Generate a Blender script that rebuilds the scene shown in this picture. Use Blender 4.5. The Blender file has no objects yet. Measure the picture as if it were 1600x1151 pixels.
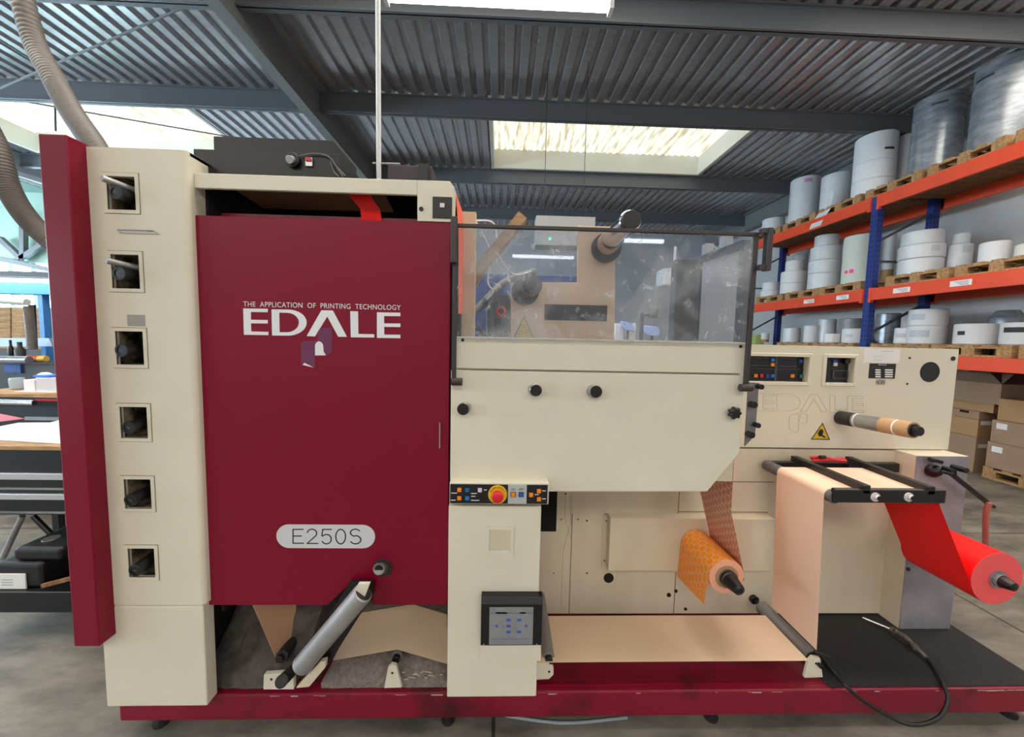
import bpy, bmesh, math, random
from mathutils import Vector, Matrix
random.seed(7)
C = bpy.context.scene
COL = C.collection
# ------------------------------------------------------------------ camera
F_PX, CZ = 600.0, 1.6
PITCH, YAW, ROLL = math.radians(4.4), math.radians(1.8), math.radians(1.2)
fw = Vector((math.sin(YAW) * math.cos(PITCH), math.cos(YAW) * math.cos(PITCH), -math.sin(PITCH)))
rt = Vector((math.cos(YAW), -math.sin(YAW), 0))
up = rt.cross(fw)
rt, up = math.cos(ROLL) * rt + math.sin(ROLL) * up, -math.sin(ROLL) * rt + math.cos(ROLL) * up
CAM = Vector((0, 0, CZ))
cd = bpy.data.cameras.new('camera'); cam = bpy.data.objects.new('camera', cd); COL.objects.link(cam)
cd.sensor_width = 36; cd.sensor_fit = 'HORIZONTAL'; cd.lens = F_PX * 36 / 1600; cd.clip_start = .02; cd.clip_end = 200
cam.matrix_world = Matrix(((rt.x, up.x, -fw.x, 0), (rt.y, up.y, -fw.y, 0), (rt.z, up.z, -fw.z, CZ), (0, 0, 0, 1)))
C.camera = cam
# ------------------------------------------------------------------ world, exposure
w = bpy.data.worlds.new('sky'); C.world = w; w.use_nodes = True
bg = w.node_tree.nodes['Background']; bg.inputs[0].default_value = (.86, .95, 1, 1); bg.inputs[1].default_value = .6
C.view_settings.view_transform = 'Standard'; C.view_settings.look = 'None'
C.view_settings.exposure = 0.0; C.view_settings.gamma = 1; C.view_settings.use_curve_mapping = False
SKYLIGHT, FILLGLOW, WINDOW, TUBE = 1.05, 8.0, 20.0, 12.0

# ------------------------------------------------------------------ measuring helpers: where a sight line meets a plane of the place
def ray(x, y): return fw + rt * ((x - 800) / F_PX) - up * ((y - 575.5) / F_PX)
def P(x, y, Y): d = ray(x, y); return CAM + d * (Y / d.y)
def PX(x, y, X): d = ray(x, y); return CAM + d * (X / d.x)
def PZ(x, y, Z): d = ray(x, y); return CAM + d * ((Z - CZ) / d.z)

# ------------------------------------------------------------------ materials
def lin(h):
    if isinstance(h, str):
        c = [int(h[i:i + 2], 16) / 255 for i in (0, 2, 4)]
        return tuple((v / 12.92 if v <= .04045 else ((v + .055) / 1.055) ** 2.4) for v in c) + (1,)
    return tuple(h) + (1,)
MATS = {}
def mat(name, col, rough=.5, metal=0, var=0, scale=6, col2=None, bump=0, bscale=40, stretch=None, coat=0, emit=0, alpha=None, spec=None, thr=None):
    if name in MATS: return MATS[name]
    m = bpy.data.materials.new(name); m.use_nodes = True; MATS[name] = m
    nt = m.node_tree; b = nt.nodes['Principled BSDF']
    b.inputs['Base Color'].default_value = lin(col); b.inputs['Roughness'].default_value = rough; b.inputs['Metallic'].default_value = metal
    if coat: b.inputs['Coat Weight'].default_value = coat; b.inputs['Coat Roughness'].default_value = .08
    if spec is not None: b.inputs['Specular IOR Level'].default_value = spec
    if emit: b.inputs['Emission Color'].default_value = lin(col); b.inputs['Emission Strength'].default_value = emit
    if alpha is not None: b.inputs['Alpha'].default_value = alpha
    tc = nt.nodes.new('ShaderNodeTexCoord'); mp = nt.nodes.new('ShaderNodeMapping'); nt.links.new(tc.outputs['Object'], mp.inputs[0])
    if stretch: mp.inputs['Scale'].default_value = stretch
    if var or col2:
        n = nt.nodes.new('ShaderNodeTexNoise'); n.inputs['Scale'].default_value = scale; n.inputs['Detail'].default_value = 6; n.inputs['Roughness'].default_value = .6
        nt.links.new(mp.outputs[0], n.inputs['Vector'])
        r = nt.nodes.new('ShaderNodeValToRGB'); a, c2 = lin(col), lin(col2) if col2 else tuple(v * (1 - var) for v in lin(col)[:3]) + (1,)
        lo, hi = thr or (.35, .68)
        r.color_ramp.elements[0].position = lo; r.color_ramp.elements[1].position = hi
        r.color_ramp.elements[0].color = c2; r.color_ramp.elements[1].color = a
        nt.links.new(n.outputs['Fac'], r.inputs[0]); nt.links.new(r.outputs[0], b.inputs['Base Color'])
        if emit: nt.links.new(r.outputs[0], b.inputs['Emission Color'])
    if bump:
        n2 = nt.nodes.new('ShaderNodeTexNoise'); n2.inputs['Scale'].default_value = bscale; n2.inputs['Detail'].default_value = 4
        nt.links.new(mp.outputs[0], n2.inputs['Vector'])
        bp = nt.nodes.new('ShaderNodeBump'); bp.inputs['Strength'].default_value = bump; bp.inputs['Distance'].default_value = .01
        nt.links.new(n2.outputs['Fac'], bp.inputs['Height']); nt.links.new(bp.outputs[0], b.inputs['Normal'])
    return m
cream = mat('cream_paint', 'e0dac8', .38, var=.07, scale=3)
cream_dirty = mat('cream_paint_grimy', 'dbcfba', .45, col2='c9bba4', scale=1.6, stretch=(1.6, 1, .7), thr=(.25, .6))
crimson = mat('crimson_paint', '800428', .38, var=.1, scale=1.6, spec=.3)
crimson_base = mat('crimson_base_paint', '82062a', .4, col2='450a16', scale=5, thr=(.32, .52))
black = mat('black_plastic', '0f0f12', .42)
blackm = mat('black_painted_steel', '17161a', .4, var=.3, scale=30)
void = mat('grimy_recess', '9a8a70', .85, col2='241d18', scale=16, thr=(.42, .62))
dark = mat('dark_interior', '0c0b0c', .9)
steel = mat('brushed_steel', 'b9b9bc', .32, metal=.9, var=.2, scale=8, stretch=(1, 1, 8))
chrome = mat('chrome', 'dcdcde', .12, metal=1)
alu = mat('worn_aluminium', 'b4b4b6', .42, metal=.55, var=.25, scale=9)
greysteel = mat('grey_steel_plate', '9a989d', .4, metal=.5, col2='76747b', scale=5, bump=.05)
rubber = mat('grey_rubber', '5c5a5b', .6)
darkrubber = mat('dark_rubber', '2c2a2a', .6, var=.3, scale=30)
frame_m = mat('dark_frame_paint', '3f3a3c', .45, metal=.3)
white = mat('white_paper', 'e6e6ea', .6, var=.04, scale=5)
whitefilm = mat('white_film_wrap', 'dfe1e6', .28, var=.12, scale=7, bump=.3, bscale=12)
silverwrap = mat('silver_stretch_wrap', 'a4a9b0', .25, metal=.3, col2='7e838c', scale=5, stretch=(1, 1, 3), bump=.18, bscale=7)
wood = mat('pale_pallet_wood', 'c19a6c', .75, col2='8e6b45', scale=6, stretch=(1, 6, 6))
deckwood = mat('shelf_deck_wood', '9c6f45', .8, col2='6e4a2c', scale=5, stretch=(8, 1, 1))
plankw = mat('plank_wood', 'bd9a72', .7, col2='957250', scale=8, stretch=(1, 1, 5))
card = mat('cardboard', 'b48d66', .75, var=.12, scale=4)
card2 = mat('grey_brown_cardboard', 'a98a72', .75, var=.15, scale=4)
carddark = mat('dark_cardboard', '5a4032', .8, var=.3, scale=5)
orange = mat('orange_beam_paint', 'e8502e', .42, var=.1, scale=4)
blueup = mat('blue_upright_paint', '223c8c', .45, var=.2, scale=20)
paper = mat('kraft_beige_paper', 'e4c8ab', .6, var=.03, scale=3)
bounce_paper = mat('red_bounce_paper', 'e9c3ac', .6, var=.04, scale=3)  # pink of light bounced off red surfaces, put into the web colour
redpaper = mat('fluorescent_red_paper', 'f01212', .5, spec=.3)
redend = mat('pink_roll_end', 'f0595a', .6)
roofm = mat('galvanised_roof_sheet', 'b7b6ba', .24, metal=.65, var=.2, scale=3, stretch=(1, 6, 1))
beamm = mat('grey_beam_paint', '6c7076', .5, metal=.2)
rafterm = mat('grey_girder_paint', '77797b', .55)
wallm = mat('pale_grey_wall', 'c9c9ca', .8, var=.12, scale=1.5)
mint = mat('mint_sheet_wall', 'a9cfc4', .5, var=.12, scale=3)
matt = mat('black_rubber_mat', '1b1b1d', .8, col2='2c2b2d', scale=90, bump=.2, bscale=150)
felt = mat('grey_speckled_felt', '6d6360', .95, col2='8d8480', scale=60, bump=.9, bscale=45, thr=(.3, .7))
logo_w = mat('white_vinyl', 'e4e6ec', .5)
logo_p = mat('purple_vinyl', '6c2b52', .4)
label_w = mat('white_label', 'e9e9ea', .6)
ink = mat('black_ink', '141414', .6)
line_m = mat('panel_joint', '6b5c4c', .8)
ghost = mat('faded_outline', 'b7ab95', .6)
orangeb = mat('orange_button', 'f08a10', .35)
blueb = mat('blue_button', '1f74c4', .35)
redb = mat('red_button', 'd81f34', .35)
yellow = mat('yellow_plastic', 'e6b516', .45)
whiteb = mat('white_button', 'd8cfcf', .4)
screen_m = mat('dim_lcd_glass', '85878c', .25, var=.12, scale=14, emit=.06)
screen_b = mat('lcd_blue_icon', '3c59b4', .4)
hose_m = mat('ribbed_grey_hose', '6f6a66', .55, var=.2, scale=30)
lampbody = mat('lamp_housing', 'd9dadd', .4)
tube_m = mat('lit_tube', 'f4f7ff', .3, emit=TUBE)
skym = mat('translucent_skylight_sheet', 'fbf9ea', .5, col2='b3a988', scale=3, stretch=(5, .5, 1), emit=SKYLIGHT, thr=(.36, .56))
winm = mat('bright_window_glass', 'dcf0ff', .3, emit=WINDOW)
curb = mat('white_skylight_kerb', 'd9dad2', .6)
bluem = mat('blue_machine_paint', '2c55a8', .5, var=.25, scale=5)
skyblue = mat('sky_blue_beam', '3d9ad8', .45)
tarpb = mat('dull_blue_panel', '33508f', .6, var=.3, scale=4)
dgrey = mat('dark_grey_machine', '3b3d42', .5, var=.2, scale=7)
mgrey = mat('mid_grey_panel', '9b9a9c', .6, var=.12, scale=2)
paleblue = mat('pale_blue_reflection', '9fbcf2', .4)
redtool = mat('red_handle', 'c81626', .4)
goldtag = mat('gold_sticker', 'd7b528', .5)
hosered = mat('salmon_hose', 'b2685c', .6)
green_led = mat('green_led', '20ff80', .4, emit=6)
fluogreen = mat('lime_box', 'c7dc85', .6)
pinkdot = mat('pink_dot', 'ff3d86', .5)

def concrete():
    m = bpy.data.materials.new('concrete_floor'); m.use_nodes = True; nt = m.node_tree; b = nt.nodes['Principled BSDF']
    tc = nt.nodes.new('ShaderNodeTexCoord')
    mp = nt.nodes.new('ShaderNodeMapping'); mp.inputs['Scale'].default_value = (1, 2.6, 1); mp.inputs['Rotation'].default_value = (0, 0, .5)
    n = nt.nodes.new('ShaderNodeTexNoise'); n.inputs['Scale'].default_value = 1.7; n.inputs['Detail'].default_value = 9; n.inputs['Roughness'].default_value = .68
    r = nt.nodes.new('ShaderNodeValToRGB'); e = r.color_ramp.elements
    e[0].position = .33; e[0].color = lin('4a4640'); e[1].position = .68; e[1].color = lin('8e887f')
    br = nt.nodes.new('ShaderNodeTexBrick'); br.inputs['Scale'].default_value = 1; br.inputs['Brick Width'].default_value = 3.0; br.inputs['Row Height'].default_value = 3.1
    br.inputs['Mortar Size'].default_value = .008; br.offset = 0; br.inputs['Color1'].default_value = br.inputs['Color2'].default_value = (1, 1, 1, 1); br.inputs['Mortar'].default_value = (.25, .25, .25, 1)
    mx = nt.nodes.new('ShaderNodeMix'); mx.data_type = 'RGBA'; mx.blend_type = 'MULTIPLY'; mx.inputs[0].default_value = 1
    L = nt.links.new
    L(tc.outputs['Object'], mp.inputs[0]); L(mp.outputs[0], n.inputs['Vector']); L(n.outputs['Fac'], r.inputs[0]); L(tc.outputs['Object'], br.inputs['Vector'])
    L(r.outputs[0], mx.inputs[6]); L(br.outputs['Color'], mx.inputs[7]); L(mx.outputs[2], b.inputs['Base Color'])
    b.inputs['Roughness'].default_value = .55
    return m
concrete_m = concrete()

def pane():
    m = bpy.data.materials.new('scratched_clear_guard'); m.use_nodes = True; nt = m.node_tree; nt.nodes.clear(); L = nt.links.new
    out = nt.nodes.new('ShaderNodeOutputMaterial'); tr = nt.nodes.new('ShaderNodeBsdfTransparent'); tr.inputs[0].default_value = (.86, .88, .93, 1)
    gl = nt.nodes.new('ShaderNodeBsdfGlossy'); gl.inputs['Roughness'].default_value = .02
    fr = nt.nodes.new('ShaderNodeFresnel'); fr.inputs[0].default_value = 1.6
    df = nt.nodes.new('ShaderNodeBsdfDiffuse'); df.inputs[0].default_value = (.75, .78, .82, 1)
    tc = nt.nodes.new('ShaderNodeTexCoord')
    n = nt.nodes.new('ShaderNodeTexNoise'); n.inputs['Scale'].default_value = 28; n.inputs['Detail'].default_value = 10; n.inputs['Roughness'].default_value = .7; n.inputs['Distortion'].default_value = .6
    r = nt.nodes.new('ShaderNodeValToRGB'); e = r.color_ramp.elements
    e[0].position = .57; e[0].color = (.02, .02, .02, 1); e[1].position = .74; e[1].color = (.6, .6, .6, 1)
    n2 = nt.nodes.new('ShaderNodeTexNoise'); n2.inputs['Scale'].default_value = 4.5; n2.inputs['Detail'].default_value = 5
    r2 = nt.nodes.new('ShaderNodeValToRGB'); e = r2.color_ramp.elements
    e[0].position = .5; e[0].color = (0, 0, 0, 1); e[1].position = .8; e[1].color = (.5, .5, .5, 1)
    ad = nt.nodes.new('ShaderNodeMath'); ad.operation = 'ADD'; ad.use_clamp = True
    m1 = nt.nodes.new('ShaderNodeMixShader'); m2 = nt.nodes.new('ShaderNodeMixShader')
    for q in (n, n2): L(tc.outputs['Object'], q.inputs['Vector'])
    L(n.outputs['Fac'], r.inputs[0]); L(n2.outputs['Fac'], r2.inputs[0]); L(r.outputs[0], ad.inputs[0]); L(r2.outputs[0], ad.inputs[1])
    L(fr.outputs[0], m1.inputs[0]); L(tr.outputs[0], m1.inputs[1]); L(gl.outputs[0], m1.inputs[2])
    L(ad.outputs[0], m2.inputs[0]); L(m1.outputs[0], m2.inputs[1]); L(df.outputs[0], m2.inputs[2]); L(m2.outputs[0], out.inputs[0])
    return m
pane_m = pane()

def dots(name, base, dot, sx, sy, r0=.43):
    """round label marks laid out in staggered rows along the web (uses the web's UV map, in metres)"""
    m = bpy.data.materials.new(name); m.use_nodes = True; nt = m.node_tree; b = nt.nodes['Principled BSDF']; L = nt.links.new
    uv = nt.nodes.new('ShaderNodeUVMap'); b.inputs['Roughness'].default_value = .45
    def mth(op, a, c=None):
        q = nt.nodes.new('ShaderNodeMath'); q.operation = op
        for i, v in enumerate((a, c)):
            if v is None: continue
            if isinstance(v, (int, float)): q.inputs[i].default_value = v
            else: L(v, q.inputs[i])
        return q.outputs[0]
    sp = nt.nodes.new('ShaderNodeSeparateXYZ'); L(uv.outputs[0], sp.inputs[0])
    ds = []
    for off in (0, .5):
        u = mth('SUBTRACT', mth('FRACT', mth('ADD', mth('MULTIPLY', sp.outputs[0], 1 / sx), off)), .5)
        v = mth('SUBTRACT', mth('FRACT', mth('ADD', mth('MULTIPLY', sp.outputs[1], 1 / (sy)), off)), .5)
        d = mth('SQRT', mth('ADD', mth('POWER', mth('MULTIPLY', u, sx / sx), 2), mth('POWER', mth('MULTIPLY', v, sy / sx), 2)))
        ds.append(mth('LESS_THAN', d, r0))
    k = mth('MAXIMUM', ds[0], ds[1])
    mx = nt.nodes.new('ShaderNodeMix'); mx.data_type = 'RGBA'; mx.inputs[6].default_value = lin(base); mx.inputs[7].default_value = lin(dot)
    L(k, mx.inputs[0]); L(mx.outputs[2], b.inputs['Base Color'])
    return m
dot_orange = dots('orange_disc_labels', 'f0b294', 'ff9612', .034, .058, .46)
dot_back = dots('disc_label_backing', 'efc4ad', 'c98468', .034, .058, .47)

# ------------------------------------------------------------------ mesh builder
WL = {}
class M:
    def __init__(s): s.v = []; s.f = []; s.sm = []; s.uv = []
    def add(s, vs, fs, smooth=False, uvs=None):
        n = len(s.v); s.v += [Vector(v) for v in vs]
        for f in fs: s.f.append(tuple(i + n for i in f)); s.sm.append(smooth); s.uv.append([uvs[i] for i in f] if uvs else None)
        return s
    def box(s, x0, x1, y0, y1, z0, z1):
        vs = [(x, y, z) for x in (x0, x1) for y in (y0, y1) for z in (z0, z1)]
        return s.add(vs, [(0, 1, 3, 2), (4, 6, 7, 5), (0, 4, 5, 1), (2, 3, 7, 6), (0, 2, 6, 4), (1, 5, 7, 3)])
    def prism(s, pts, d):
        n = len(pts); d = Vector(d); vs = [Vector(p) for p in pts] + [Vector(p) + d for p in pts]
        return s.add(vs, [tuple(range(n)), tuple(range(2 * n - 1, n - 1, -1))] + [(i, (i + 1) % n, (i + 1) % n + n, i + n) for i in range(n)])
    def px(s, pts, Y, d): return s.prism([P(x, y, Y) for x, y in pts], (0, d, 0))     # outline on plane Y with depth d
    def bar(s, a, b, w, h, upv=(0, 0, 1)):
        a, b = Vector(a), Vector(b); t = (b - a).normalized(); sd = t.cross(Vector(upv))
        if sd.length < 1e-4: sd = t.cross(Vector((0, 1, 0)))
        sd.normalize(); u = sd.cross(t)
        r = [a + sd * (i * w / 2) + u * (j * h / 2) for i, j in ((-1, -1), (1, -1), (1, 1), (-1, 1))]
        return s.prism(r, b - a)
    def lathe(s, a, b, prof, n=32, smooth=True, closed=True):
        """prof: (t along a-b in metres, radius)"""
        a, b = Vector(a), Vector(b); t = (b - a).normalized(); q = Vector((1, 0, 0)) if abs(t.x) < .9 else Vector((0, 0, 1))
        u = t.cross(q).normalized(); v = t.cross(u)
        vs = [a + t * l + (u * math.cos(2 * math.pi * k / n) + v * math.sin(2 * math.pi * k / n)) * r for l, r in prof for k in range(n)]
        fs = [(i * n + k, i * n + (k + 1) % n, (i + 1) * n + (k + 1) % n, (i + 1) * n + k) for i in range(len(prof) - 1) for k in range(n)]
        if closed: fs += [tuple(range(n)), tuple((len(prof) - 1) * n + k for k in range(n))]
        return s.add(vs, fs, smooth)
    def cyl(s, a, b, r, n=28, r2=None, bev=None):
        L = (Vector(b) - Vector(a)).length; r2 = r if r2 is None else r2; e = bev if bev is not None else min(r, L) * .08
        return s.lathe(a, b, [(0, r - e), (e, r), (L - e, r2), (L, r2 - e)], n)
    def ring(s, a, b, ro, ri, n=32):
        L = (Vector(b) - Vector(a)).length
        return s.lathe(a, b, [(0, ri), (0, ro), (L, ro), (L, ri), (0, ri)], n, closed=False)
    def tube(s, pts, r, n=10, rads=None):
        pts = [Vector(p) for p in pts]; t0 = (pts[1] - pts[0]).normalized(); q = Vector((0, 0, 1)) if abs(t0.z) < .9 else Vector((1, 0, 0))
        u = t0.cross(q).normalized(); vs = []
        for i, p in enumerate(pts):
            t = (pts[min(i + 1, len(pts) - 1)] - pts[max(i - 1, 0)]).normalized()
            u = (u - t * u.dot(t)).normalized(); v = t.cross(u); rr = rads[i] if rads else r
            vs += [p + (u * math.cos(2 * math.pi * k / n) + v * math.sin(2 * math.pi * k / n)) * rr for k in range(n)]
        fs = [(i * n + k, i * n + (k + 1) % n, (i + 1) * n + (k + 1) % n, (i + 1) * n + k) for i in range(len(pts) - 1) for k in range(n)]
        fs += [tuple(range(n)), tuple((len(pts) - 1) * n + k for k in range(n))]
        return s.add(vs, fs, True)
    def ribbon(s, pts, w, closed=False, d=.0006):
        """flat stroke of width w through points lying on a plane of constant y"""
        pts = [Vector(p) for p in pts]; n = len(pts)
        for i in range(n if closed else n - 1):
            a, b = pts[i], pts[(i + 1) % n]; t = (b - a).normalized(); nn = Vector((-t.z, 0, t.x)) * (w / 2); e = t * (w / 2)
            s.prism([a - e - nn, b + e - nn, b + e + nn, a - e + nn], (0, d, 0))
        return s
    def sheet(s, A, B, th=.0012, uvs=None):
        """band between two matching edge polylines with a small thickness"""
        A = [Vector(a) for a in A]; B = [Vector(b) for b in B]; n = len(A); ac = [0]
        for i in range(1, n): ac.append(ac[-1] + ((A[i] - A[i - 1]).length + (B[i] - B[i - 1]).length) / 2)
        wd = (A[0] - B[0]).length; off = []
        for i in range(n):
            t = A[min(i + 1, n - 1)] - A[max(i - 1, 0)]; off.append(t.cross(B[i] - A[i]).normalized() * th)
        vs = A + B + [A[i] + off[i] for i in range(n)] + [B[i] + off[i] for i in range(n)]
        uv = [(ac[i], 0) for i in range(n)] + [(ac[i], wd) for i in range(n)]; uv = uv + uv
        fs = []
        for i in range(n - 1):
            fs += [(i, i + 1, n + i + 1, n + i), (2 * n + i, 3 * n + i, 3 * n + i + 1, 2 * n + i + 1), (i, 2 * n + i, 2 * n + i + 1, i + 1), (n + i, n + i + 1, 3 * n + i + 1, 3 * n + i)]
        fs += [(0, n, 3 * n, 2 * n), (n - 1, 3 * n - 1, 4 * n - 1, 2 * n - 1)]
        return s.add(vs, fs, True, uv)
    def build(s, name, m, parent=None, bevel=0, seg=2, label=None, origin=None):
        me = bpy.data.meshes.new(name)
        if parent is not None: o0 = WL[parent.name]
        elif origin is not None: o0 = Vector(origin)
        else:
            lo = [min(v[i] for v in s.v) for i in range(3)]; hi = [max(v[i] for v in s.v) for i in range(3)]
            o0 = Vector(((lo[0] + hi[0]) / 2, (lo[1] + hi[1]) / 2, lo[2]))
        me.from_pydata([v - o0 for v in s.v], [], s.f)
        me.polygons.foreach_set('use_smooth', s.sm)
        if any(s.uv):
            l = me.uv_layers.new(name='UVMap'); k = 0
            for u, p in zip(s.uv, me.polygons):
                for i in range(p.loop_total): l.data[p.loop_start + i].uv = u[i] if u else (0, 0)
        bm = bmesh.new(); bm.from_mesh(me); bmesh.ops.recalc_face_normals(bm, faces=bm.faces); bm.to_mesh(me); bm.free()
        me.materials.append(m)
        if any(s.sm):
            me.set_sharp_from_angle(angle=math.radians(38))
        o = bpy.data.objects.new(name, me); COL.objects.link(o)
        if parent is not None: o.parent = parent
        else: o.location = o0
        WL[o.name] = o0.copy()
        if bevel:
            b = o.modifiers.new('bevel', 'BEVEL'); b.width = bevel; b.segments = seg; b.limit_method = 'ANGLE'; b.angle_limit = math.radians(40)
        if label: o['label'] = label
        return o
def tag(o, label, cat, group=None):
    o['label'] = label; o['category'] = cat
    if group: o['group'] = group
    return o
def thing(name, loc, label, cat, group=None):
    o = bpy.data.objects.new(name, None); COL.objects.link(o); o.location = loc; o.empty_display_size = .1; WL[o.name] = Vector(loc)
    return tag(o, label, cat, group)
def struct(o): o['kind'] = 'structure'; return o
def smooth_pts(pts, n=8):
    pts = [Vector(p) for p in pts]; out = []
    for i in range(len(pts) - 1):
        p0, p1, p2, p3 = pts[max(i - 1, 0)], pts[i], pts[i + 1], pts[min(i + 2, len(pts) - 1)]
        for k in range(n):
            t = k / n; out.append(.5 * (2 * p1 + (p2 - p0) * t + (2 * p0 - 5 * p1 + 4 * p2 - p3) * t * t + (3 * p1 - p0 - 3 * p2 + p3) * t ** 3))
    return out + [pts[-1]]
def text(mb, s, a, b, zlo, zhi, Y, gap=1.0, d=.0006):
    """letters filling the rectangle a..b (x) by zlo..zhi on plane Y"""
    cu = bpy.data.curves.new('t', 'FONT'); cu.body = s; cu.space_character = gap; o = bpy.data.objects.new('t', cu); COL.objects.link(o)
    dg = bpy.context.evaluated_depsgraph_get(); me = bpy.data.meshes.new_from_object(o.evaluated_get(dg))
    bpy.data.objects.remove(o); bpy.data.curves.remove(cu)
    xs = [v.co.x for v in me.vertices]; ys = [v.co.y for v in me.vertices]
    if not xs: return mb
    x0, x1, y0, y1 = min(xs), max(xs), min(ys), max(ys)
    vs = [(a + (v.co.x - x0) / (x1 - x0) * (b - a), Y, zlo + (v.co.y - y0) / (y1 - y0) * (zhi - zlo)) for v in me.vertices]
    mb.add(vs, [tuple(p.vertices) for p in me.polygons]); bpy.data.meshes.remove(me); return mb
def textpx(mb, s, x0, y0, x1, y1, Y, **k):
    """text on plane Y between the sight lines of its top-left and bottom-right corners"""
    a, b, c = P(x0, y0, Y), P(x1, y1, Y), P(x0, y1, Y); return text(mb, s, a.x, b.x, c.z, a.z, Y, **k)
def circ(cx, cz, r, Y, n=28): return [(cx + r * math.cos(2 * math.pi * k / n), Y, cz + r * math.sin(2 * math.pi * k / n)) for k in range(n)]

# ================================================================== THE SETTING
RZ = CZ + 3.64            # underside of roof sheet
PUR = [1.9, 4.29, 6.13, 8.59, 11.02]
XW, XL, YBK, YFR = 7.1, -12.0, 13.2, -9.0
struct(M().box(XL, XW, YFR, YBK, -.1, 0).build('floor', concrete_m, origin=(0, 0, 0)))
def roof():
    mb = M(); pitch = .2; n0 = int(math.floor(XL / pitch)); n1 = int(math.ceil(XW / pitch))
    prof = [(0, 0), (.10, 0), (.125, .045), (.175, .045)]
    RS = [(-7.5, -3.5), (-2, 2), (3.5, 6.6)]  # roof openings for the added fill sheets
    bands = [(YFR, -6.2, []), (-6.2, -3.8, RS), (-3.8, .8, []), (.8, 3.4, RS), (3.4, 6.2, []), (6.2, 8.5, [(-.2, 4.2), (-9.6, -5.2)]), (8.5, YBK, [])]
    for y0, y1, holes in bands:
        for k in range(n0, n1):
            x = k * pitch
            if any(a - .01 <= x < b - .01 for a, b in holes): continue
            ps = [(x + px, RZ + pz) for px, pz in prof] + [(x + pitch, RZ)]
            for (a, za), (b, zb) in zip(ps, ps[1:]):
                mb.add([(a, y0, za), (b, y0, zb), (b, y1, zb), (a, y1, za)], [(0, 1, 2, 3)])
    # outer skin closes the flutes above
    return mb
struct(roof().build('ceiling', roofm, origin=(0, 0, RZ)))
struct(M().box(XL, XW, YBK, YBK + .2, 0, RZ).build('wall_back', wallm))
struct(M().box(XW, XW + .2, YFR, YBK + .2, 0, RZ + .05).build('wall_right', wallm))
k = M(); k.box(XL - .2, XL, YFR, YBK + .2, 0, 1.9); k.box(XL - .2, XL, YFR, YBK + .2, 3.35, RZ + .05)
for y in (-5, -2, 1, 4, 6.8, 9.6, 12.4): k.box(XL - .2, XL, y, y + .25, 1.9, 3.35)
struct(k.build('wall_left', mint))
struct(M().box(XL, XW, YFR - .2, YFR, 0, RZ + .05).build('wall_front', wallm))
fill_m = mat('added_fill_sheet', 'fff6e6', .5, emit=FILLGLOW)
for i, (x0, x1, y0, y1) in enumerate([(a_, b_, c_, d_) for c_, d_ in ((-6.2, -3.8), (.8, 3.4)) for a_, b_ in ((-7.5, -3.5), (-2, 2), (3.5, 6.6))]):
    struct(M().box(x0, x1, y0, y1, RZ + .05, RZ + .07).build('window_%d' % (i + 10), fill_m))  # glowing roof sheets out of view, added to light the press and hall
# skylights with raised kerbs
for i, (x0, x1) in enumerate(((-.2, 4.2), (-9.6, -5.2))):
    z = RZ + .36; mb = M()
    m_ = int((x1 - x0) / .14)
    for q in range(m_):
        a = x0 + (x1 - x0) * q / m_; b = x0 + (x1 - x0) * (q + .5) / m_; c = x0 + (x1 - x0) * (q + 1) / m_
        mb.add([(a, 6.2, z), (b, 6.2, z + .03), (b, 8.5, z + .03), (a, 8.5, z)], [(0, 1, 2, 3)]); mb.add([(b, 6.2, z + .03), (c, 6.2, z), (c, 8.5, z), (b, 8.5, z + .03)], [(0, 1, 2, 3)])
    o = struct(mb.build('window_%d' % (i + 1), skym))
    mb = M(); mb.box(x0 - .06, x0, 6.14, 8.56, RZ - .01, z + .05); mb.box(x1, x1 + .06, 6.14, 8.56, RZ - .01, z + .05)
    mb.box(x0, x1, 6.14, 6.2, RZ - .01, z + .05); mb.box(x0, x1, 8.5, 8.56, RZ - .01, z + .05)
    struct(mb.build('trim_%d' % (i + 1), curb))
tn = 3
def trim(mb, m, bevel=0):
    global tn
    o = struct(mb.build('trim_%d' % tn, m, bevel=bevel)); tn += 1; return o
for y in PUR:      # purlins: channel section, web and two flanges
    zb = CZ + 3.36
    mb = M(); mb.box(XL, XW, y + .03, y + .045, zb, RZ); mb.box(XL, XW, y, y + .10, zb, zb + .015); mb.box(XL, XW, y, y + .1, RZ - .015, RZ - .002)
    trim(mb, beamm)
for x in (-2.92, 7.0 - .15, -10.2):     # girders running into the depth of the hall
    zb = CZ + 3.19; mb = M(); mb.box(x, x + .15, YFR, YBK, zb, zb + .02); mb.box(x + .06, x + .13, YFR, YBK, zb + .02, RZ - .003); mb.box(x, x + .15, YFR, YBK, RZ - .02, RZ - .003)
    trim(mb, rafterm)
# wind bracing rods under the left roof bay
for a, b in (((0, 138, 5.4), (318, -2, 4.3)), ((0, 62, 4.6), (92, 120, 5.7)), ((0, 152, 6.3), (372, 216, 7.2)), ((86, 155, 6.2), (87, 205, 6.2))):
    mb = M(); mb.tube([P(*a), P(*b)], .012, 8); trim(mb, beamm)
# right-hand hanging thin cables above the guard
# left windows (strip glazing in the left wall) 
for i, (y0, y1) in enumerate(((-4.75, -2), (-1.75, 1), (1.25, 4), (4.25, 6.8), (7.05, 9.6), (9.85, 12.4))):
    struct(M().box(XL - .12, XL - .1, y0, y1, 1.9, 3.35).build('window_%d' % (i + 3), winm))

# ================================================================== THE PRINTING PRESS
FP, FD, GY, BF, YB = 1.40, 1.43, 1.375, 1.45, 1.88
press = thing('printing_press', (0.4, 1.75, 0), 'long cream and crimson label printing press with big red door standing on a crimson base', 'printing press')
xcl, xcr = -1.42, -1.088
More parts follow.
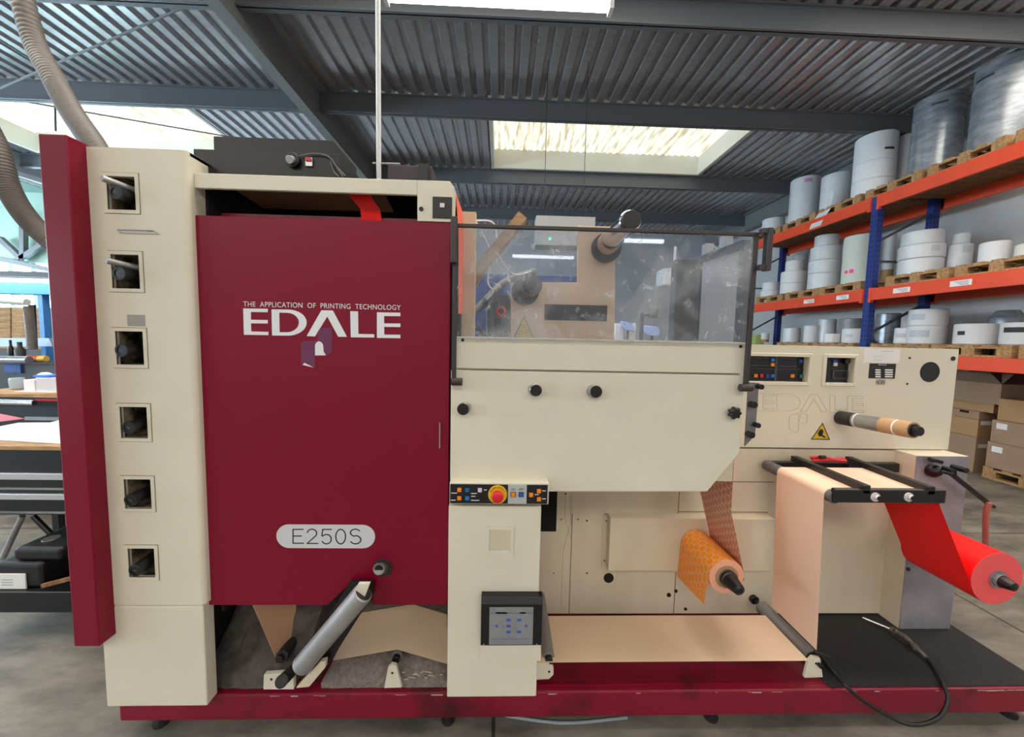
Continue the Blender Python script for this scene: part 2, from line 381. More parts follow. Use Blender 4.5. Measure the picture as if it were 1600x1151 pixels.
# base frame with deck and feet
zb0, zb1 = .062, .172
XB = PZ(1480, 972, zb1).x
mb = M(); mb.box(-1.475, XB, BF, BF + .06, zb0, zb1); mb.box(-1.475, XB, 2.25, 2.31, zb0, zb1); mb.box(-1.475, -1.415, BF + .06, 2.25, zb0, zb1); mb.box(XB - .06, XB, BF + .06, 2.25, zb0, zb1)
mb.box(-1.415, XB - .06, BF + .06, 2.25, zb1 - .03, zb1 - .006)
base = mb.build('base_frame', crimson_base, press, bevel=.006)
M().box(-.05, XB, BF + .03, BF + .034, zb1, zb1 + .003).build('deck_lip', crimson_base, base)
random.seed(5)
for i in range(26):
    x = random.uniform(-.9, XB - .1); l_ = random.uniform(.008, .05); M().box(x, x + l_, BF - .0006, BF + .0004, zb1 - .0075 - random.random() * .004, zb1 - .0062).build('paint_chip', mat('bare_metal_chip', 'b9a6a4', .5), base)
for x in (-1.36, -.19, .93, XB - .1):
    for y in (BF + .05, 2.24):
        mb = M(); mb.lathe((x, y, 0), (x, y, zb0 + .002), [(0, .028), (.012, .03), (.016, .012), (.05, .012), (zb0, .02)], 18); mb.build('levelling_foot', darkrubber, press)
# dark rubber mat on the right of the deck
a = P(1296, 1070, BF + .01)
mb = M(); mb.box(a.x, XB - .005, BF + .012, 2.0, zb1, zb1 + .004); mb.build('deck_mat', matt, press)
# crimson end cover
p0, p1 = P(60, 208, 1.34), P(119, 1010, 1.34)
M().box(-1.506, -1.418, 1.34, 2.32, p1.z, p0.z).build('end_cover', crimson, press, bevel=.004)
# cream column with six openings
zt = P(200, 231, FP).z; zm = P(240, 945, FP).z
wins = [(162, 270, 217, 332), (170, 392, 223, 455), (178, 512, 231, 574), (185, 630, 238, 689), (194, 743, 244, 799), (202, 851, 253, 906)]
wx0 = sum(P(q[0] + 5, q[3], FP).x for q in wins) / 6; wx1 = sum(P(q[2] - 5, q[3], FP).x for q in wins) / 6
rows = [(P(q[0], q[3] - 5, FP).z, P(q[0], q[1] + 5, FP).z) for q in wins]
mb = M(); th = .012
mb.box(xcl, wx0, FP, FP + th, zm, zt); mb.box(wx1, xcr - .018, FP, FP + th, zm, zt)
zs = [zt] + [z for r in rows for z in (r[1], r[0])] + [zm]
for i in range(0, len(zs), 2): mb.box(wx0, wx1, FP, FP + th, zs[i + 1], zs[i])
mb.lathe((xcr - .018, FP + .018, zm), (xcr - .018, FP + .018, zt), [(0, .018), (zt - zm, .018)], 32)
mb.box(xcr - .012, xcr, FP + .018, 2.2, zm, zt); mb.box(xcl, xcl + .012, FP + th, 2.2, zm, zt); mb.box(xcl, xcr, FP + th, 2.2, zt - .012, zt - .0005)
colm = mb.build('column_housing', cream, press)
M().box(-1.468, -1.096, FP, FP + .055, .176, zm - .004).build('lower_cover', cream, press, bevel=.004)
M().box(-1.45, -1.2, FP + .055, 2.1, .176, zm).build('lower_housing', dark, press)
M().box(-1.406, -1.1, FP + .006, FP + .05, zm - .006, zm + .006).build('cover_gap', dark, press)
for i, (q, (za, zb)) in enumerate(zip(wins, rows)):
    mb = M(); e = .012
    for b in ((wx0 - e, wx0, za - e, zb + e), (wx1, wx1 + e, za - e, zb + e), (wx0, wx1, za - e, za), (wx0, wx1, zb, zb + e)): mb.box(b[0], b[1], FP - .003, FP + .004, b[2], b[3])
    fr = mb.build('opening_frame', cream, press)
    mb = M(); g_ = .0018
    for b in ((wx0 - e - g_, wx0 - e, za - e - g_, zb + e + g_), (wx1 + e, wx1 + e + g_, za - e - g_, zb + e + g_), (wx0 - e, wx1 + e, za - e - g_, za - e), (wx0 - e, wx1 + e, zb + e, zb + e + g_)): mb.box(b[0], b[1], FP - .0006, FP + .002, b[2], b[3])
    mb.build('frame_joint', line_m, fr)
    mb = M()
    mb.box(wx0 - .01, wx0, FP + th, FP + .15, za - .01, zb + .01); mb.box(wx1, wx1 + .01, FP + th, FP + .15, za - .01, zb + .01)
    mb.box(wx0, wx1, FP + th, FP + .15, za - .01, za); mb.box(wx0, wx1, FP + th, FP + .15, zb, zb + .01); mb.box(wx0 - .01, wx1 + .01, FP + .15, FP + .16, za - .01, zb + .01)
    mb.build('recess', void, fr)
    # rollers that stick out through the opening
    ex = [(181, 300), (186, 427), (190, 547), (201, 668), (204, 781), (211, 891)][i]
    cx = wx0 + (.052 if i < 3 else .045); cz = (za + zb) / 2 - (.004 if i < 5 else -.008)
    e = P(ex[0], ex[1], FP - .035); r = .0215
    mb = M(); mb.cyl((e.x + (.014 if i < 3 else .008), FP + .14, e.z + (0, 0, 0, .006, .012, .022)[i]), e, r, 26, bev=.003); mb.ring(e + Vector((0, -.001, 0)), e + Vector((0, .004, 0)), r + .0008, r * .72, 26)
    sh = mb.build('roller_shaft', black, press); M().bar(e + Vector((-.005, -.0012, .003)), e + Vector((.006, -.0012, -.003)), .002, .001).build('slot', greysteel, sh)
    if i < 2:
        e2 = P((159, 166)[i], (278, 407)[i], FP - .05)
        M().cyl((e2.x + .075, FP + .1, e2.z - .02), e2, .0105, 20).build('locking_rod', alu, press)
mb = M(); mb.box(*[v for v in (P(228, 510, FP).x - .062, P(228, 510, FP).x - .001, FP - .0008, FP, P(228, 510, FP).z, P(228, 492, FP).z)])
mb.build('rating_sticker', mat('grey_sticker', '9f9d98', .5, var=.12, scale=30), press)
a, b = P(184, 359, FP - .014), P(241, 361, FP - .014)
mb = M(); mb.tube([a + Vector((0, .014, -.006)), a, b, b + Vector((0, .014, -.006))], .0028, 8); mb.build('grab_wire', chrome, press)
# top frame above the door
a, b = P(300, 270, FD), P(652, 305, FD)
ztop = P(650, 281, FD).z; zbm = ztop - .052
xk0, xk1 = P(652, 300, FD).x, P(708, 300, FD).x; zk0 = P(680, 346, FD).z
M().box(xcr, xk0, FD, FD + .016, zbm, ztop).build('top_beam', cream, press, bevel=.003)
mb = M(); pr = [(xk0, FD, zk0), (xk1, FD, zk0), (xk1 + .004, FD, ztop - .02), (xk1 - .012, FD, ztop), (xk0, FD, ztop)]
mb.prism(pr, (0, .06, 0)); brk = mb.build('corner_bracket', cream, press, bevel=.002)
a, b = P(676, 307, FD - .004), P(706, 341, FD - .004)
M().box(a.x, b.x, FD - .006, FD, b.z, a.z).build('switch_plate', black, brk, bevel=.001)
c = P(691, 321, FD - .008); M().box(c.x - .008, c.x + .008, FD - .012, FD - .006, c.z - .008, c.z + .008).build('switch', whiteb, brk, bevel=.001)
c = P(658, 326, FD - .004); mb = M(); mb.cyl((c.x, FD + .001, c.z), (c.x, FD - .004, c.z), .008, 20); mb.build('bolt', black, brk)
M().box(xcr, xk1, FD + .016, 2.2, ztop - .012, ztop - .001).build('top_plate', blackm, press)
mb = M(); mb.box(xcr, -.2, 2.14, 2.2, .19, ztop - .012); mb.box(-.2, .92, 2.14, 2.2, .19, 1.5); mb.build('rear_frame', dark, press)
M().box(xcr + .001, xcr + .012, FD + .05, 2.14, .5, ztop - .012).build('inner_side_plate', dark, press)
M().box(xcr + .02, -.2, FD + .1, FD + .16, P(400, 345, FD).z + .0, P(400, 330, FD).z + .02).build('inner_guard', crimson_base, press)
mb = M(); mb.prism([(P(360, 300, 1.5).x, FD + .02, ztop - .016), (P(600, 300, 1.5).x, FD + .02, ztop - .016), (P(610, 320, 1.7).x, 1.75, ztop - .016), (P(400, 320, 1.7).x, 1.75, ztop - .016)], (0, 0, .003)); mb.build('inner_deflector', mat('tan_inner_plate', '9c7f6a', .45), press)
# the big crimson door
d0, d1 = P(293, 335, FD), P(702, 945, FD); zd1 = (P(293, 335, FD).z + P(703, 348, FD).z) / 2; zd0 = d1.z
xd0, xd1 = (P(293, 335, FD).x + P(318, 945, FD).x) / 2 + .004, (P(703, 348, FD).x + P(700, 945, FD).x) / 2
n0, n1, n2 = P(512, 945, FD), P(548, 911, FD), P(582, 911, FD)
pts = [(xd0, FD, zd0), (n0.x, FD, zd0), (n1.x, FD, n1.z), (n2.x, FD, n2.z), (n2.x, FD, zd0), (xd1, FD, zd0), (xd1, FD, zd1), (xd0, FD, zd1)]
door = M().prism(pts, (0, .022, 0)).build('red_door', crimson, press, bevel=.003)
c = P(687, 680, FD - .02); hz = .048
mb = M(); mb.tube([(c.x, FD, c.z + hz), (c.x, FD - .018, c.z + hz), (c.x, FD - .018, c.z - hz), (c.x, FD, c.z - hz)], .0028, 8); mb.build('door_handle', chrome, door)
DY = FD - .0008
def D(x, y): return P(300 + .2875 * x, 440 + .2875 * y, DY)
Ls = dict(E=[(278, 145), (412, 147), (412, 166), (320, 164), (320, 206), (411, 208), (411, 227), (320, 226), (322, 270), (415, 272), (415, 290), (282, 288)],
          A=[(703, 155), (765, 156), (842, 299), (795, 299), (735, 189), (668, 297), (623, 295)],
          L=[(860, 160), (902, 161), (904, 284), (990, 285), (990, 303), (863, 302)],
          E2=[(1005, 166), (1132, 168), (1132, 187), (1044, 186), (1044, 226), (1132, 227), (1132, 246), (1044, 245), (1045, 287), (1132, 288), (1132, 307), (1005, 305)])
Do = [(432, 150)] + [(520 + 103 * math.sin(t), 222 - 71 * math.cos(t)) for t in [math.pi * i / 16 for i in range(17)]] + [(435, 292)]
Di = [(474, 168)] + [(515 + 66 * math.sin(t), 221.5 - 53 * math.cos(t)) for t in [math.pi * i / 16 for i in range(17)]] + [(476, 274)]
mb = M()
for k_, v in Ls.items(): mb.prism([D(*q) for q in v], (0, .0008, 0))
n = len(Do)
for i in range(n):
    j = (i + 1) % n; mb.prism([D(*Do[i]), D(*Do[j]), D(*Di[j]), D(*Di[i])], (0, .0008, 0))
textpx(mb, 'THE  APPLICATION  OF  PRINTING  TECHNOLOGY', 380, 470.6, 626, 478.6, DY, gap=1.08)
mb.build('maker_logo', logo_w, door)
mb = M(); mb.prism([D(*q) for q in [(683, 250), (768, 250), (761, 268), (761, 370), (753, 390), (738, 398), (722, 392), (714, 375), (713, 345), (704, 330), (683, 322)]], (0, .0006, 0))
mb.prism([D(*q) for q in [(592, 335), (605, 321), (683, 321), (669, 345), (668, 465), (606, 440), (597, 450), (592, 446)]], (0, .0006, 0)); mb.build('logo_emblem', logo_p, door)
mb = M(); mb.prism([D(*q) - Vector((0, .0006, 0)) for q in [(669, 400), (669, 345), (676, 330), (690, 323), (705, 330), (713, 345), (715, 378), (728, 400)]], (0, .0006, 0))
mb.prism([D(*q) - Vector((0, .0006, 0)) for q in [(611, 440), (662, 466), (601, 452)]], (0, .0006, 0)); mb.build('logo_flap', logo_w, door)
def D7(x, y, Y=DY): return P(320 + .3049 * x, 800 + .3049 * y, Y)
a, b = D7(365, 62), D7(873, 185); rr = (a.z - b.z) / 2; cz = (a.z + b.z) / 2
pts = [(b.x - rr + rr * math.sin(t), DY, cz + rr * math.cos(t)) for t in [math.pi * i / 14 for i in range(15)]] + [(a.x + rr - rr * math.sin(t), DY, cz - rr * math.cos(t)) for t in [math.pi * i / 14 for i in range(15)]]
plate = M().prism(pts, (0, .0008, 0)).build('model_plate', mat('light_grey_plate', 'cdced3', .45), door)
mb = M(); YT = DY - .0008; T = lambda l: [D7(x, y, YT) for x, y in l]
arc = lambda cx, cy, rx, ry, a0, a1, n=12: [(cx + rx * math.cos(math.radians(a0 + (a1 - a0) * i / n)), cy - ry * math.sin(math.radians(a0 + (a1 - a0) * i / n))) for i in range(n + 1)]
wd = .004
mb.ribbon(T([(503, 88), (452, 88), (452, 159), (505, 159)]), wd); mb.ribbon(T([(452, 122), (494, 122)]), wd)
mb.ribbon(T(arc(549, 108, 24, 21, 170, -35, 12) + [(524, 160), (578, 160)]), wd)
mb.ribbon(T([(648, 88), (604, 88), (600, 120)] + arc(623, 138, 25, 24, 140, -150, 14)), wd)
mb.ribbon(T(arc(696, 125, 25, 37, 0, 345, 22)), wd, closed=True)
mb.ribbon(T(arc(771, 105, 25, 18, 30, 255, 12) + arc(772, 141, 27, 21, 80, -150, 14)), wd)
mb.build('model_lettering', ink, plate)
c = P(598, 887, FD - .002)
mb = M(); mb.cyl((c.x, FD, c.z), (c.x, FD - .003, c.z), .036, 32, bev=.001); cup = mb.build('lock_recess', darkrubber, door)
mb = M(); a = Vector((c.x, FD - .002, c.z)); b = P(592, 889, FD - .05); mb.cyl(a, b, .021, 26, bev=.002); mb.ring(b, b + Vector((0, .004, 0)), .0225, .017)
lk = mb.build('lock_barrel', mat('dull_lock_metal', '8d8a8a', .4, metal=.5, var=.3, scale=40), door); M().cyl(b + Vector((0, .002, 0)), b - Vector((0, .0015, 0)), .0155, 22, bev=.0005).build('lock_core', black, lk); M().box(xd1 - .002, xd1 + .018, FD + .01, FD + .05, zd0 - .1, zd1).build('hinge_gap', dark, press)

# front panels of the middle unit
z = lambda x, y, Y=FP: P(x, y, Y).z
xq0, xq1 = P(709, 577, FP).x, P(1167, 560, FP).x
xq0 = -.165
mb = M(); mb.box(xq0, .918, FP, FP + .02, (z(712, 575) + z(1165, 584)) / 2, (z(712, 525) + z(1167, 536)) / 2); strip = mb.build('upper_panel', cream, press, bevel=.003)
for x, y in ((723, 531), (1157, 541)):
    c = P(x, y, FP); M().cyl((c.x, FP + .002, c.z), (c.x, FP - .003, c.z), .006, 16, bev=.001).build('panel_screw', black, strip)
zp1 = (z(706, 578) + z(1165, 586)) / 2
pts = [(-.178, FP, z(706, 751)), (-.178, FP, zp1 - .0), (.914, FP, zp1), (.914, FP, z(1162, 708)), (P(1105, 768, FP).x, FP, z(1105, 768)), (P(856, 768, FP).x, FP, z(856, 768)), (P(856, 768, FP).x, FP, z(706, 751))]
panel = M().prism(pts, (0, .02, 0)).build('lower_panel', cream, press, bevel=.003)
mb = M(); mb.box(-.17, .905, FP + .02, 1.86, z(858, 752) - .0, z(712, 525)); mb.build('unit_body', cream_dirty, press)
for x, y, r in ((724, 638, .0215), (837, 609, .0215), (930, 611, .0225)):
    c = P(x, y, FP - .02); k = M(); k.cyl((c.x - (.004 if x > 780 else -.004), FP, c.z - .002), (c.x, FP - .03, c.z), r * 1.07, 28, r2=r * 1.05, bev=.001)
    kb = k.build('adjusting_knob', steel, panel); k = M(); k.cyl((c.x, FP - .029, c.z), (c.x, FP - .036, c.z), r * .98, 28, bev=.002); k.build('knob_cap', black, kb)
c = P(1148, 645, FP - .02); mb = M(); nn = 48
vs = []
for yy, k_ in ((FP - .008, .8), (FP - .012, 1), (FP - .026, 1), (FP - .032, .8), (FP - .033, .4)):
    vs += [(c.x + k_ * (.021 + .003 * math.cos(7 * t)) * math.cos(t), yy, c.z + k_ * (.021 + .003 * math.cos(7 * t)) * math.sin(t)) for t in [2 * math.pi * i / nn for i in range(nn)]]
mb.add(vs, [(i * nn + j, i * nn + (j + 1) % nn, (i + 1) * nn + (j + 1) % nn, (i + 1) * nn + j) for i in range(4) for j in range(nn)] + [tuple(range(nn)), tuple(range(4 * nn, 5 * nn))], True)
mb.cyl((c.x, FP, c.z), (c.x, FP - .01, c.z), .01, 16); mb.build('lobed_knob', black, panel)
# guard: frame, handles, clear pane
xg0, xg1 = P(711, 400, GY).x, (P(1181, 363, GY).x + P(1166, 600, GY).x) / 2
zg1 = (P(717, 350, GY).z + P(1180, 363, GY).z) / 2; zgb = z(712, 598, GY)
mb = M(); mb.bar((xg0 - .005, GY, zg1 - .006), (xg1 + .008, GY, zg1 - .006), .012, .014, (0, 1, 0)); guard = mb.build('guard_frame', frame_m, press, bevel=.0015)
for x in (xg0, xg1): M().box(x - .008, x + .008, GY - .006, GY + .008, zgb, zg1 - .012).build('guard_upright', frame_m, guard, bevel=.0015)
h = P(711, 340, GY - .01), P(711, 412, GY - .01); M().box(h[0].x - .013, h[0].x + .01, GY - .03, GY - .008, h[1].z, h[0].z).build('guard_handle', frame_m, guard, bevel=.004)
h = P(1190, 357, GY - .01), P(1190, 424, GY - .01); mb = M(); x = xg1 + .008
mb.box(x + .016, x + .036, GY - .03, GY - .004, h[1].z, h[0].z); mb.box(x - .004, x + .016, GY - .03, GY - .006, h[0].z - .022, h[0].z - .002); mb.box(x - .004, x + .016, GY - .03, GY - .006, h[1].z + .002, h[1].z + .022)
mb.build('guard_handle', frame_m, guard, bevel=.003)
M().box(xg0 + .008, xg1 - .008, GY - .002, GY + .003, z(712, 527, GY), zg1 - .014).build('clear_pane', pane_m, guard)
for x0, x1, y0, y1 in ((705, 722, 590, 603), (1158, 1176, 600, 612)):
    a, b = P(x0, y0, GY - .01), P(x1, y1, GY - .01); mb = M(); mb.cyl((a.x, GY - .004, (a.z + b.z) / 2), (b.x, GY - .004, (a.z + b.z) / 2), .014, 20); mb.build('hinge_block', mat('brown_black_hinge', '3a2c28', .5), guard)
# small steel bracket beside the front panel
mb = M(); mb.px([(1170, 597), (1186, 598), (1180, 680), (1164, 697)], FP + .045, .006); sb = mb.build('side_bracket', greysteel, press)
for x, y, r in ((1177, 632, .0125), (1173, 679, .0125), (1188, 604, .01), (1183, 664, .01)):
    c = P(x, y, FP + .03); M().cyl((c.x, FP + .05, c.z), (c.x, FP + .02, c.z), r, 16).build('thumb_screw', black, sb)

# control column
xc0, xc1 = -.183, .166
mb = M(); mb.box(xc0, xc1, FP, FP + .2, P(702, 1089, FP).z, z(704, 790)); ctl = mb.build('control_column', cream, press, bevel=.004)
a, b = P(702.5, 753, FP - .045), P(857, 788, FP - .045)
M().box(a.x, b.x, FP - .045, FP + .15, b.z, a.z).build('console_housing', cream, press, bevel=.003)
YC = FP - .046
def cpx(x, y, Y=YC): return P(700 + x / 10, 740 + y / 10, Y)
def crect(mb, x0, y0, x1, y1, Y=YC, d=.001): a, b = cpx(x0, y0, Y), cpx(x1, y1, Y); return mb.box(a.x, b.x, Y, Y + d, b.z, a.z)
con = crect(M(), 35, 160, 1550, 470).build('console_panel', mat('console_black', '15161d', .35), press)
crect(M(), 940, 168, 1225, 466, YC - .001).build('console_grey_field', mat('console_grey', 'b9bdc0', .4), con)
mb = M(); c = cpx(775, 318, YC); mb.cyl((c.x, YC + .001, c.z), (c.x, YC - .006, c.z), .034, 40, bev=.001); ys = mb.build('stop_collar', yellow, con)
mb = M(); mb.lathe((c.x, YC - .004, c.z), (c.x, YC - .034, c.z), [(0, .014), (.01, .014), (.012, .0205), (.026, .0205), (.029, .017), (.03, .006)], 32); mb.build('stop_button', redb, con)
mb = M()
for s, t0, up_ in (('EMERGENCY', 150, True), ('STOP', -118, False)):
    for i, ch in enumerate(s):
        t = math.radians(t0 - i * 15) if up_ else math.radians(t0 + i * 18); o = M(); text(o, ch, -.0028, .0028, -.0035, .0035, 0)
        rot = t - math.pi / 2 if up_ else t + math.pi / 2; cs, sn = math.cos(rot), math.sin(rot); R0 = .0275
        mb.add([(c.x + R0 * math.cos(t) + v.x * cs - v.z * sn, YC - .0063, c.z + R0 * math.sin(t) + v.x * sn + v.z * cs) for v in o.v], o.f)
mb.build('stop_lettering', ink, ys)
for x, y, m_ in ((180, 247, orangeb), (302, 250, mat('dull_blue_button', '1c5f96', .4)), (178, 375, orangeb), (302, 375, blueb), (498, 250, whiteb), (1018, 322, orangeb), (1143, 322, mat('royal_blue_button', '2456b8', .35)), (1298, 325, orangeb), (1420, 267, orangeb), (1420, 392, orangeb)):
    c = cpx(x, y); s = .0072; M().box(c.x - s, c.x + s, YC - .006, YC, c.z - s, c.z + s).build('push_button', m_, con, bevel=.001)
for x in (1018, 1143):
    c = cpx(x, 322); s = .0095; mb = M(); mb.box(c.x - s, c.x + s, YC - .002, YC - .0005, c.z - s, c.z + s); mb.build('button_bezel', black, con)
mb = M()
for x0, x1, y in ((50, 145, 302), (360, 450, 308), (360, 430, 353), (360, 490, 415), (558, 605, 253), (1470, 1528, 267), (1470, 1528, 392), (1355, 1420, 325), (45, 120, 412)): crect(mb, x0, y - 6, x1, y + 5, YC - .0008, .0008)
mb.build('console_legends', label_w, con)
mb = M()
for x0, x1, y in ((990, 1050, 232), (980, 1055, 252), (1110, 1180, 232), (1095, 1190, 252)): crect(mb, x0, y - 4, x1, y + 3, YC - .0018, .0008)
mb.build('console_legends', ink, con)
# pocket
a, b = P(760, 822, FP), P(802, 867, FP); mb = M(); e = .011
for q in ((a.x, a.x + e, b.z, a.z), (b.x - e, b.x, b.z, a.z), (a.x + e, b.x - e, b.z, b.z + e), (a.x + e, b.x - e, a.z - e, a.z)): mb.box(q[0], q[1], FP - .006, FP, q[2], q[3])
mb.build('pocket_rim', cream, ctl, bevel=.001)
M().box(a.x + e, b.x - e, FP - .003, FP - .0005, b.z + e, b.z + e + .009).build('pocket_lip', cream, ctl)
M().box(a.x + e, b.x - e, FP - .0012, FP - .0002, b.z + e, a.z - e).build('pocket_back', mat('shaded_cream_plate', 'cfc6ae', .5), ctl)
# touch screen
YS = FP - .03
a, b = P(752, 931, YS), P(846, 1008, YS); e = .012
scr = M().box(a.x, b.x, YS, FP - .001, b.z, a.z).build('screen_housing', black, ctl, bevel=.002)
M().box(a.x + .0, b.x - .0, YS - .004, YS, a.z - .03, a.z - .002).build('screen_hood', mat('dark_grey_hood', '3a3a3e', .5), scr, bevel=.001)
M().box(a.x - .001, b.x + .0, FP - .02, FP - .001, P(751, 1026, FP).z, b.z).build('screen_shelf', cream, ctl, bevel=.002)
s0, s1 = P(765, 948, YS), P(832, 1006, YS)
sc = M().box(s0.x, s1.x, YS - .0015, YS, s1.z, s0.z).build('display', screen_m, scr)
def SC(u, v): return (s0.x + (s1.x - s0.x) * u, s0.z + (s1.z - s0.z) * v)
mb = M()
for u, v in ((.44, .34), (.44, .5), (.44, .66), (.68, .34), (.68, .66)):
    x, zz = SC(u, v); mb.box(x - .008, x + .008, YS - .0022, YS - .0015, zz - .005, zz + .005)
for u in (.17, .84):
    x, zz = SC(u, .5); mb.prism(circ(x, zz, .006, YS - .0022, 6), (0, .0006, 0))
mb.build('screen_icons', screen_b, scr)
mb = M()
for u0, u1, v, hh in ((.02, .98, .15, .012), (.02, .98, .85, .008), (.1, .3, .93, .006), (.58, .6, .5, .06), (.3, .34, .5, .03), (.7, .82, .15, .016), (.15, .4, .15, .018)):
    x0_, zz = SC(u0, v); x1_ = SC(u1, v)[0]; mb.box(x0_, x1_, YS - .0019, YS - .0014, zz - hh / 4, zz + hh / 4)
mb.build('screen_text', mat('screen_dark_grey', '6f7480', .4), scr)
for u, v in ((-.12, -.14), (1.1, -.14), (-.12, 1.0), (1.1, 1.0)):
    x, zz = SC(u, v); M().cyl((x, YS + .001, zz), (x, YS - .002, zz), .003, 12).build('screen_screw', greysteel, scr)

# ---------------- rear machine plates behind the web path
zdk = zb1
xr = (P(1497, 545, YB).x + P(1483, 700, YB).x) / 2 - .003
ztk = CZ + P(1497, 545, YB).z - 1.6
ztk = P(1497, 545, YB).z
mb = M(); mb.box(-.1, xr, YB, 2.2, P(1060, 958, YB).z, P(1100, 700, YB).z); back = mb.build('rear_plate', cream_dirty, press)
xa = P(1168, 560, YB).x
r1 = (P(1168, 556, YB), P(1261, 597, YB)); r2 = (P(1292, 556, YB), P(1332, 598, YB))
cabz0 = P(1300, 700, YB).z
mb = M(); xl_, xr_ = .925, (P(1497, 545, YB).x + P(1483, 700, YB).x) / 2
zr1, zr0 = (r1[0].z + r1[0].z) / 2, r1[1].z
mb.box(xl_, xr_, YB, 2.2, cabz0, zr0); mb.box(xl_, r1[0].x, YB, 2.2, zr0, zr1); mb.box(r1[1].x, r2[0].x, YB, 2.2, zr0, zr1); mb.box(r2[1].x, xr_, YB, 2.2, zr0, zr1)
mb.box(xl_, xr_, YB, 2.2, zr1, ztk)
cab = mb.build('instrument_cabinet', cream, press, bevel=0)
mb = M()
for (a, b) in (r1, r2):
    e = .018
    for x0_, x1_, z0_, z1_ in ((a.x - e, a.x, zr0 - e, zr1 + e), (b.x, b.x + e, zr0 - e, zr1 + e), (a.x, b.x, zr0 - e, zr0), (a.x, b.x, zr1, zr1 + e)): mb.box(x0_, x1_, YB - .006, YB, z0_, z1_)
mb.build('bezel', cream, cab, bevel=.004, seg=3)
for (a, b) in (r1, r2): M().box(a.x + .001, b.x - .001, YB + .03, YB + .05, zr0 + .001, zr1 - .001).build('instrument_panel', mat('instrument_black', '14141b', .35), cab)
def ip(mb, x0, y0, x1, y1, d=.004, Y=YB + .03): a, b = P(x0, y0, Y), P(x1, y1, Y); return mb.box(a.x, b.x, Y - d, Y, b.z, a.z)
G = mat('meter_frame_grey', '45454b', .4)
mb = M()
for q in ((1172, 558, 1200, 560), (1172, 570, 1200, 572), (1216, 559, 1243, 561), (1216, 571, 1243, 573), (1170, 576, 1258, 577), (1211, 556, 1212, 597), (1300, 578, 1324, 580), (1300, 590, 1324, 592), (1300, 580, 1302, 590), (1322, 580, 1324, 590)): ip(mb, *q)
mb.build('meter_frames', G, cab)
for x, y, m_ in ((1206, 569.5, orangeb), (1206, 562, blueb), (1250, 564, mat('dim_blue_button', '234a9a', .4)), (1180, 586.5, orangeb), (1189, 586.5, redb), (1198, 587, mat('dim_blue_button', '234a9a', .4)), (1206, 587, blueb), (1237, 587, orangeb), (1251, 587.5, mat('teal_button', '28786e', .4)), (1264 - 4, 588, blueb), (1303, 564, mat('dim_blue_button', '234a9a', .4)), (1304, 569, whiteb)):
    mb = M(); ip(mb, x - 2.6, y - 2.6, x + 2.6, y + 2.6, .008); mb.build('push_button', m_, cab, bevel=.001)
c = P(1320, 564, YB + .03); M().cyl((c.x, YB + .03, c.z), (c.x, YB + .01, c.z), .014, 20).build('rotary_knob', black, cab)
# name plate and notes on the cabinet
YD = YB - .001
def cr(mb, x0, y0, x1, y1, Y=YD, d=.001): a, b = P(x0, y0, Y), P(x1, y1, Y); return mb.box(a.x, b.x, Y, Y + d, b.z, a.z)
nt_ = cr(M(), 1351, 544.5, 1405, 567).build('taped_note', label_w, cab)
mb = M()
for q in ((1376, 548.3, 1396, 549), (1364, 556, 1380, 556.5), (1364, 559, 1392, 559.5), (1364, 562.3, 1378, 562.8)): cr(mb, *q, Y=YD - .0006, d=.0005)
mb.build('note_lines', ink, nt_)
np_ = cr(M(), 1359, 567.5, 1398, 591.5).build('name_plate', mat('plate_black', '1b1b20', .4), cab)
mb = M(); textpx(mb, 'EDALE', 1373, 568.5, 1385, 570.5, YD - .0006)
for i, y in enumerate((578, 581.5, 585, 588.5)):
    for x0_, x1_ in ((1368, 1376), (1383, 1395)): cr(mb, x0_, y - 1.3, x1_, y + 1, Y=YD - .0006, d=.0005)
cr(mb, 1361, 573.5, 1396, 574.2, Y=YD - .0006, d=.0005); mb.build('plate_fields', label_w, np_)
ce = cr(M(), 1369, 592.5, 1383, 601).build('ce_mark_plate', mat('ce_grey', 'a7a294', .5), cab)
mb = M(); textpx(mb, 'CE', 1372, 594.5, 1380, 599.3, YD - .0006); textpx(mb, '•', 1369.8, 596, 1371.3, 598, YD - .0006); textpx(mb, '•', 1380.8, 596, 1382.3, 598, YD - .0006); mb.build('ce_mark', ink, ce)
c = P(1453, 581, YD); M().cyl((c.x, YB + .001, c.z), (c.x, YB - .002, c.z), .0515, 48, bev=.0005).build('vent_disc', black, cab)
c = P(1489, 560, YD); M().cyl((c.x, YB + .001, c.z), (c.x, YB - .004, c.z), .011, 20).build('cabinet_bolt', black, cab)
for x, y in ((1421.5, 559), (1417.5, 599.5)): c = P(x, y, YD); M().cyl((c.x, YB + .001, c.z), (c.x, YB - .003, c.z), .005, 14).build('cabinet_bolt', black, cab)
# pale outline of a removed logo
def GX(x, y):      # door-logo frame -> cabinet
    return P(1184 + (x - 278) * (1349 - 1184) / 854, 614.5 + (y - 145) * 28 / 150 * 1.0 , YD - .0002)
mb = M()
for v in Ls.values(): mb.ribbon([GX(*q) for q in v], .0016, closed=True)
mb.ribbon([GX(*q) for q in Do], .0016, closed=True)
mb.ribbon([P(x, y, YD) for x, y in [(1235, 649), (1248, 645), (1248, 672), (1244, 676), (1233, 670), (1233, 652), (1235, 649)]], .0014); mb.ribbon([P(x, y, YD) for x, y in [(1248, 660), (1252, 645), (1261, 648), (1261, 660), (1256, 662), (1251, 661)]], .0014)
mb.build('faded_logo_outline', ghost, cab)
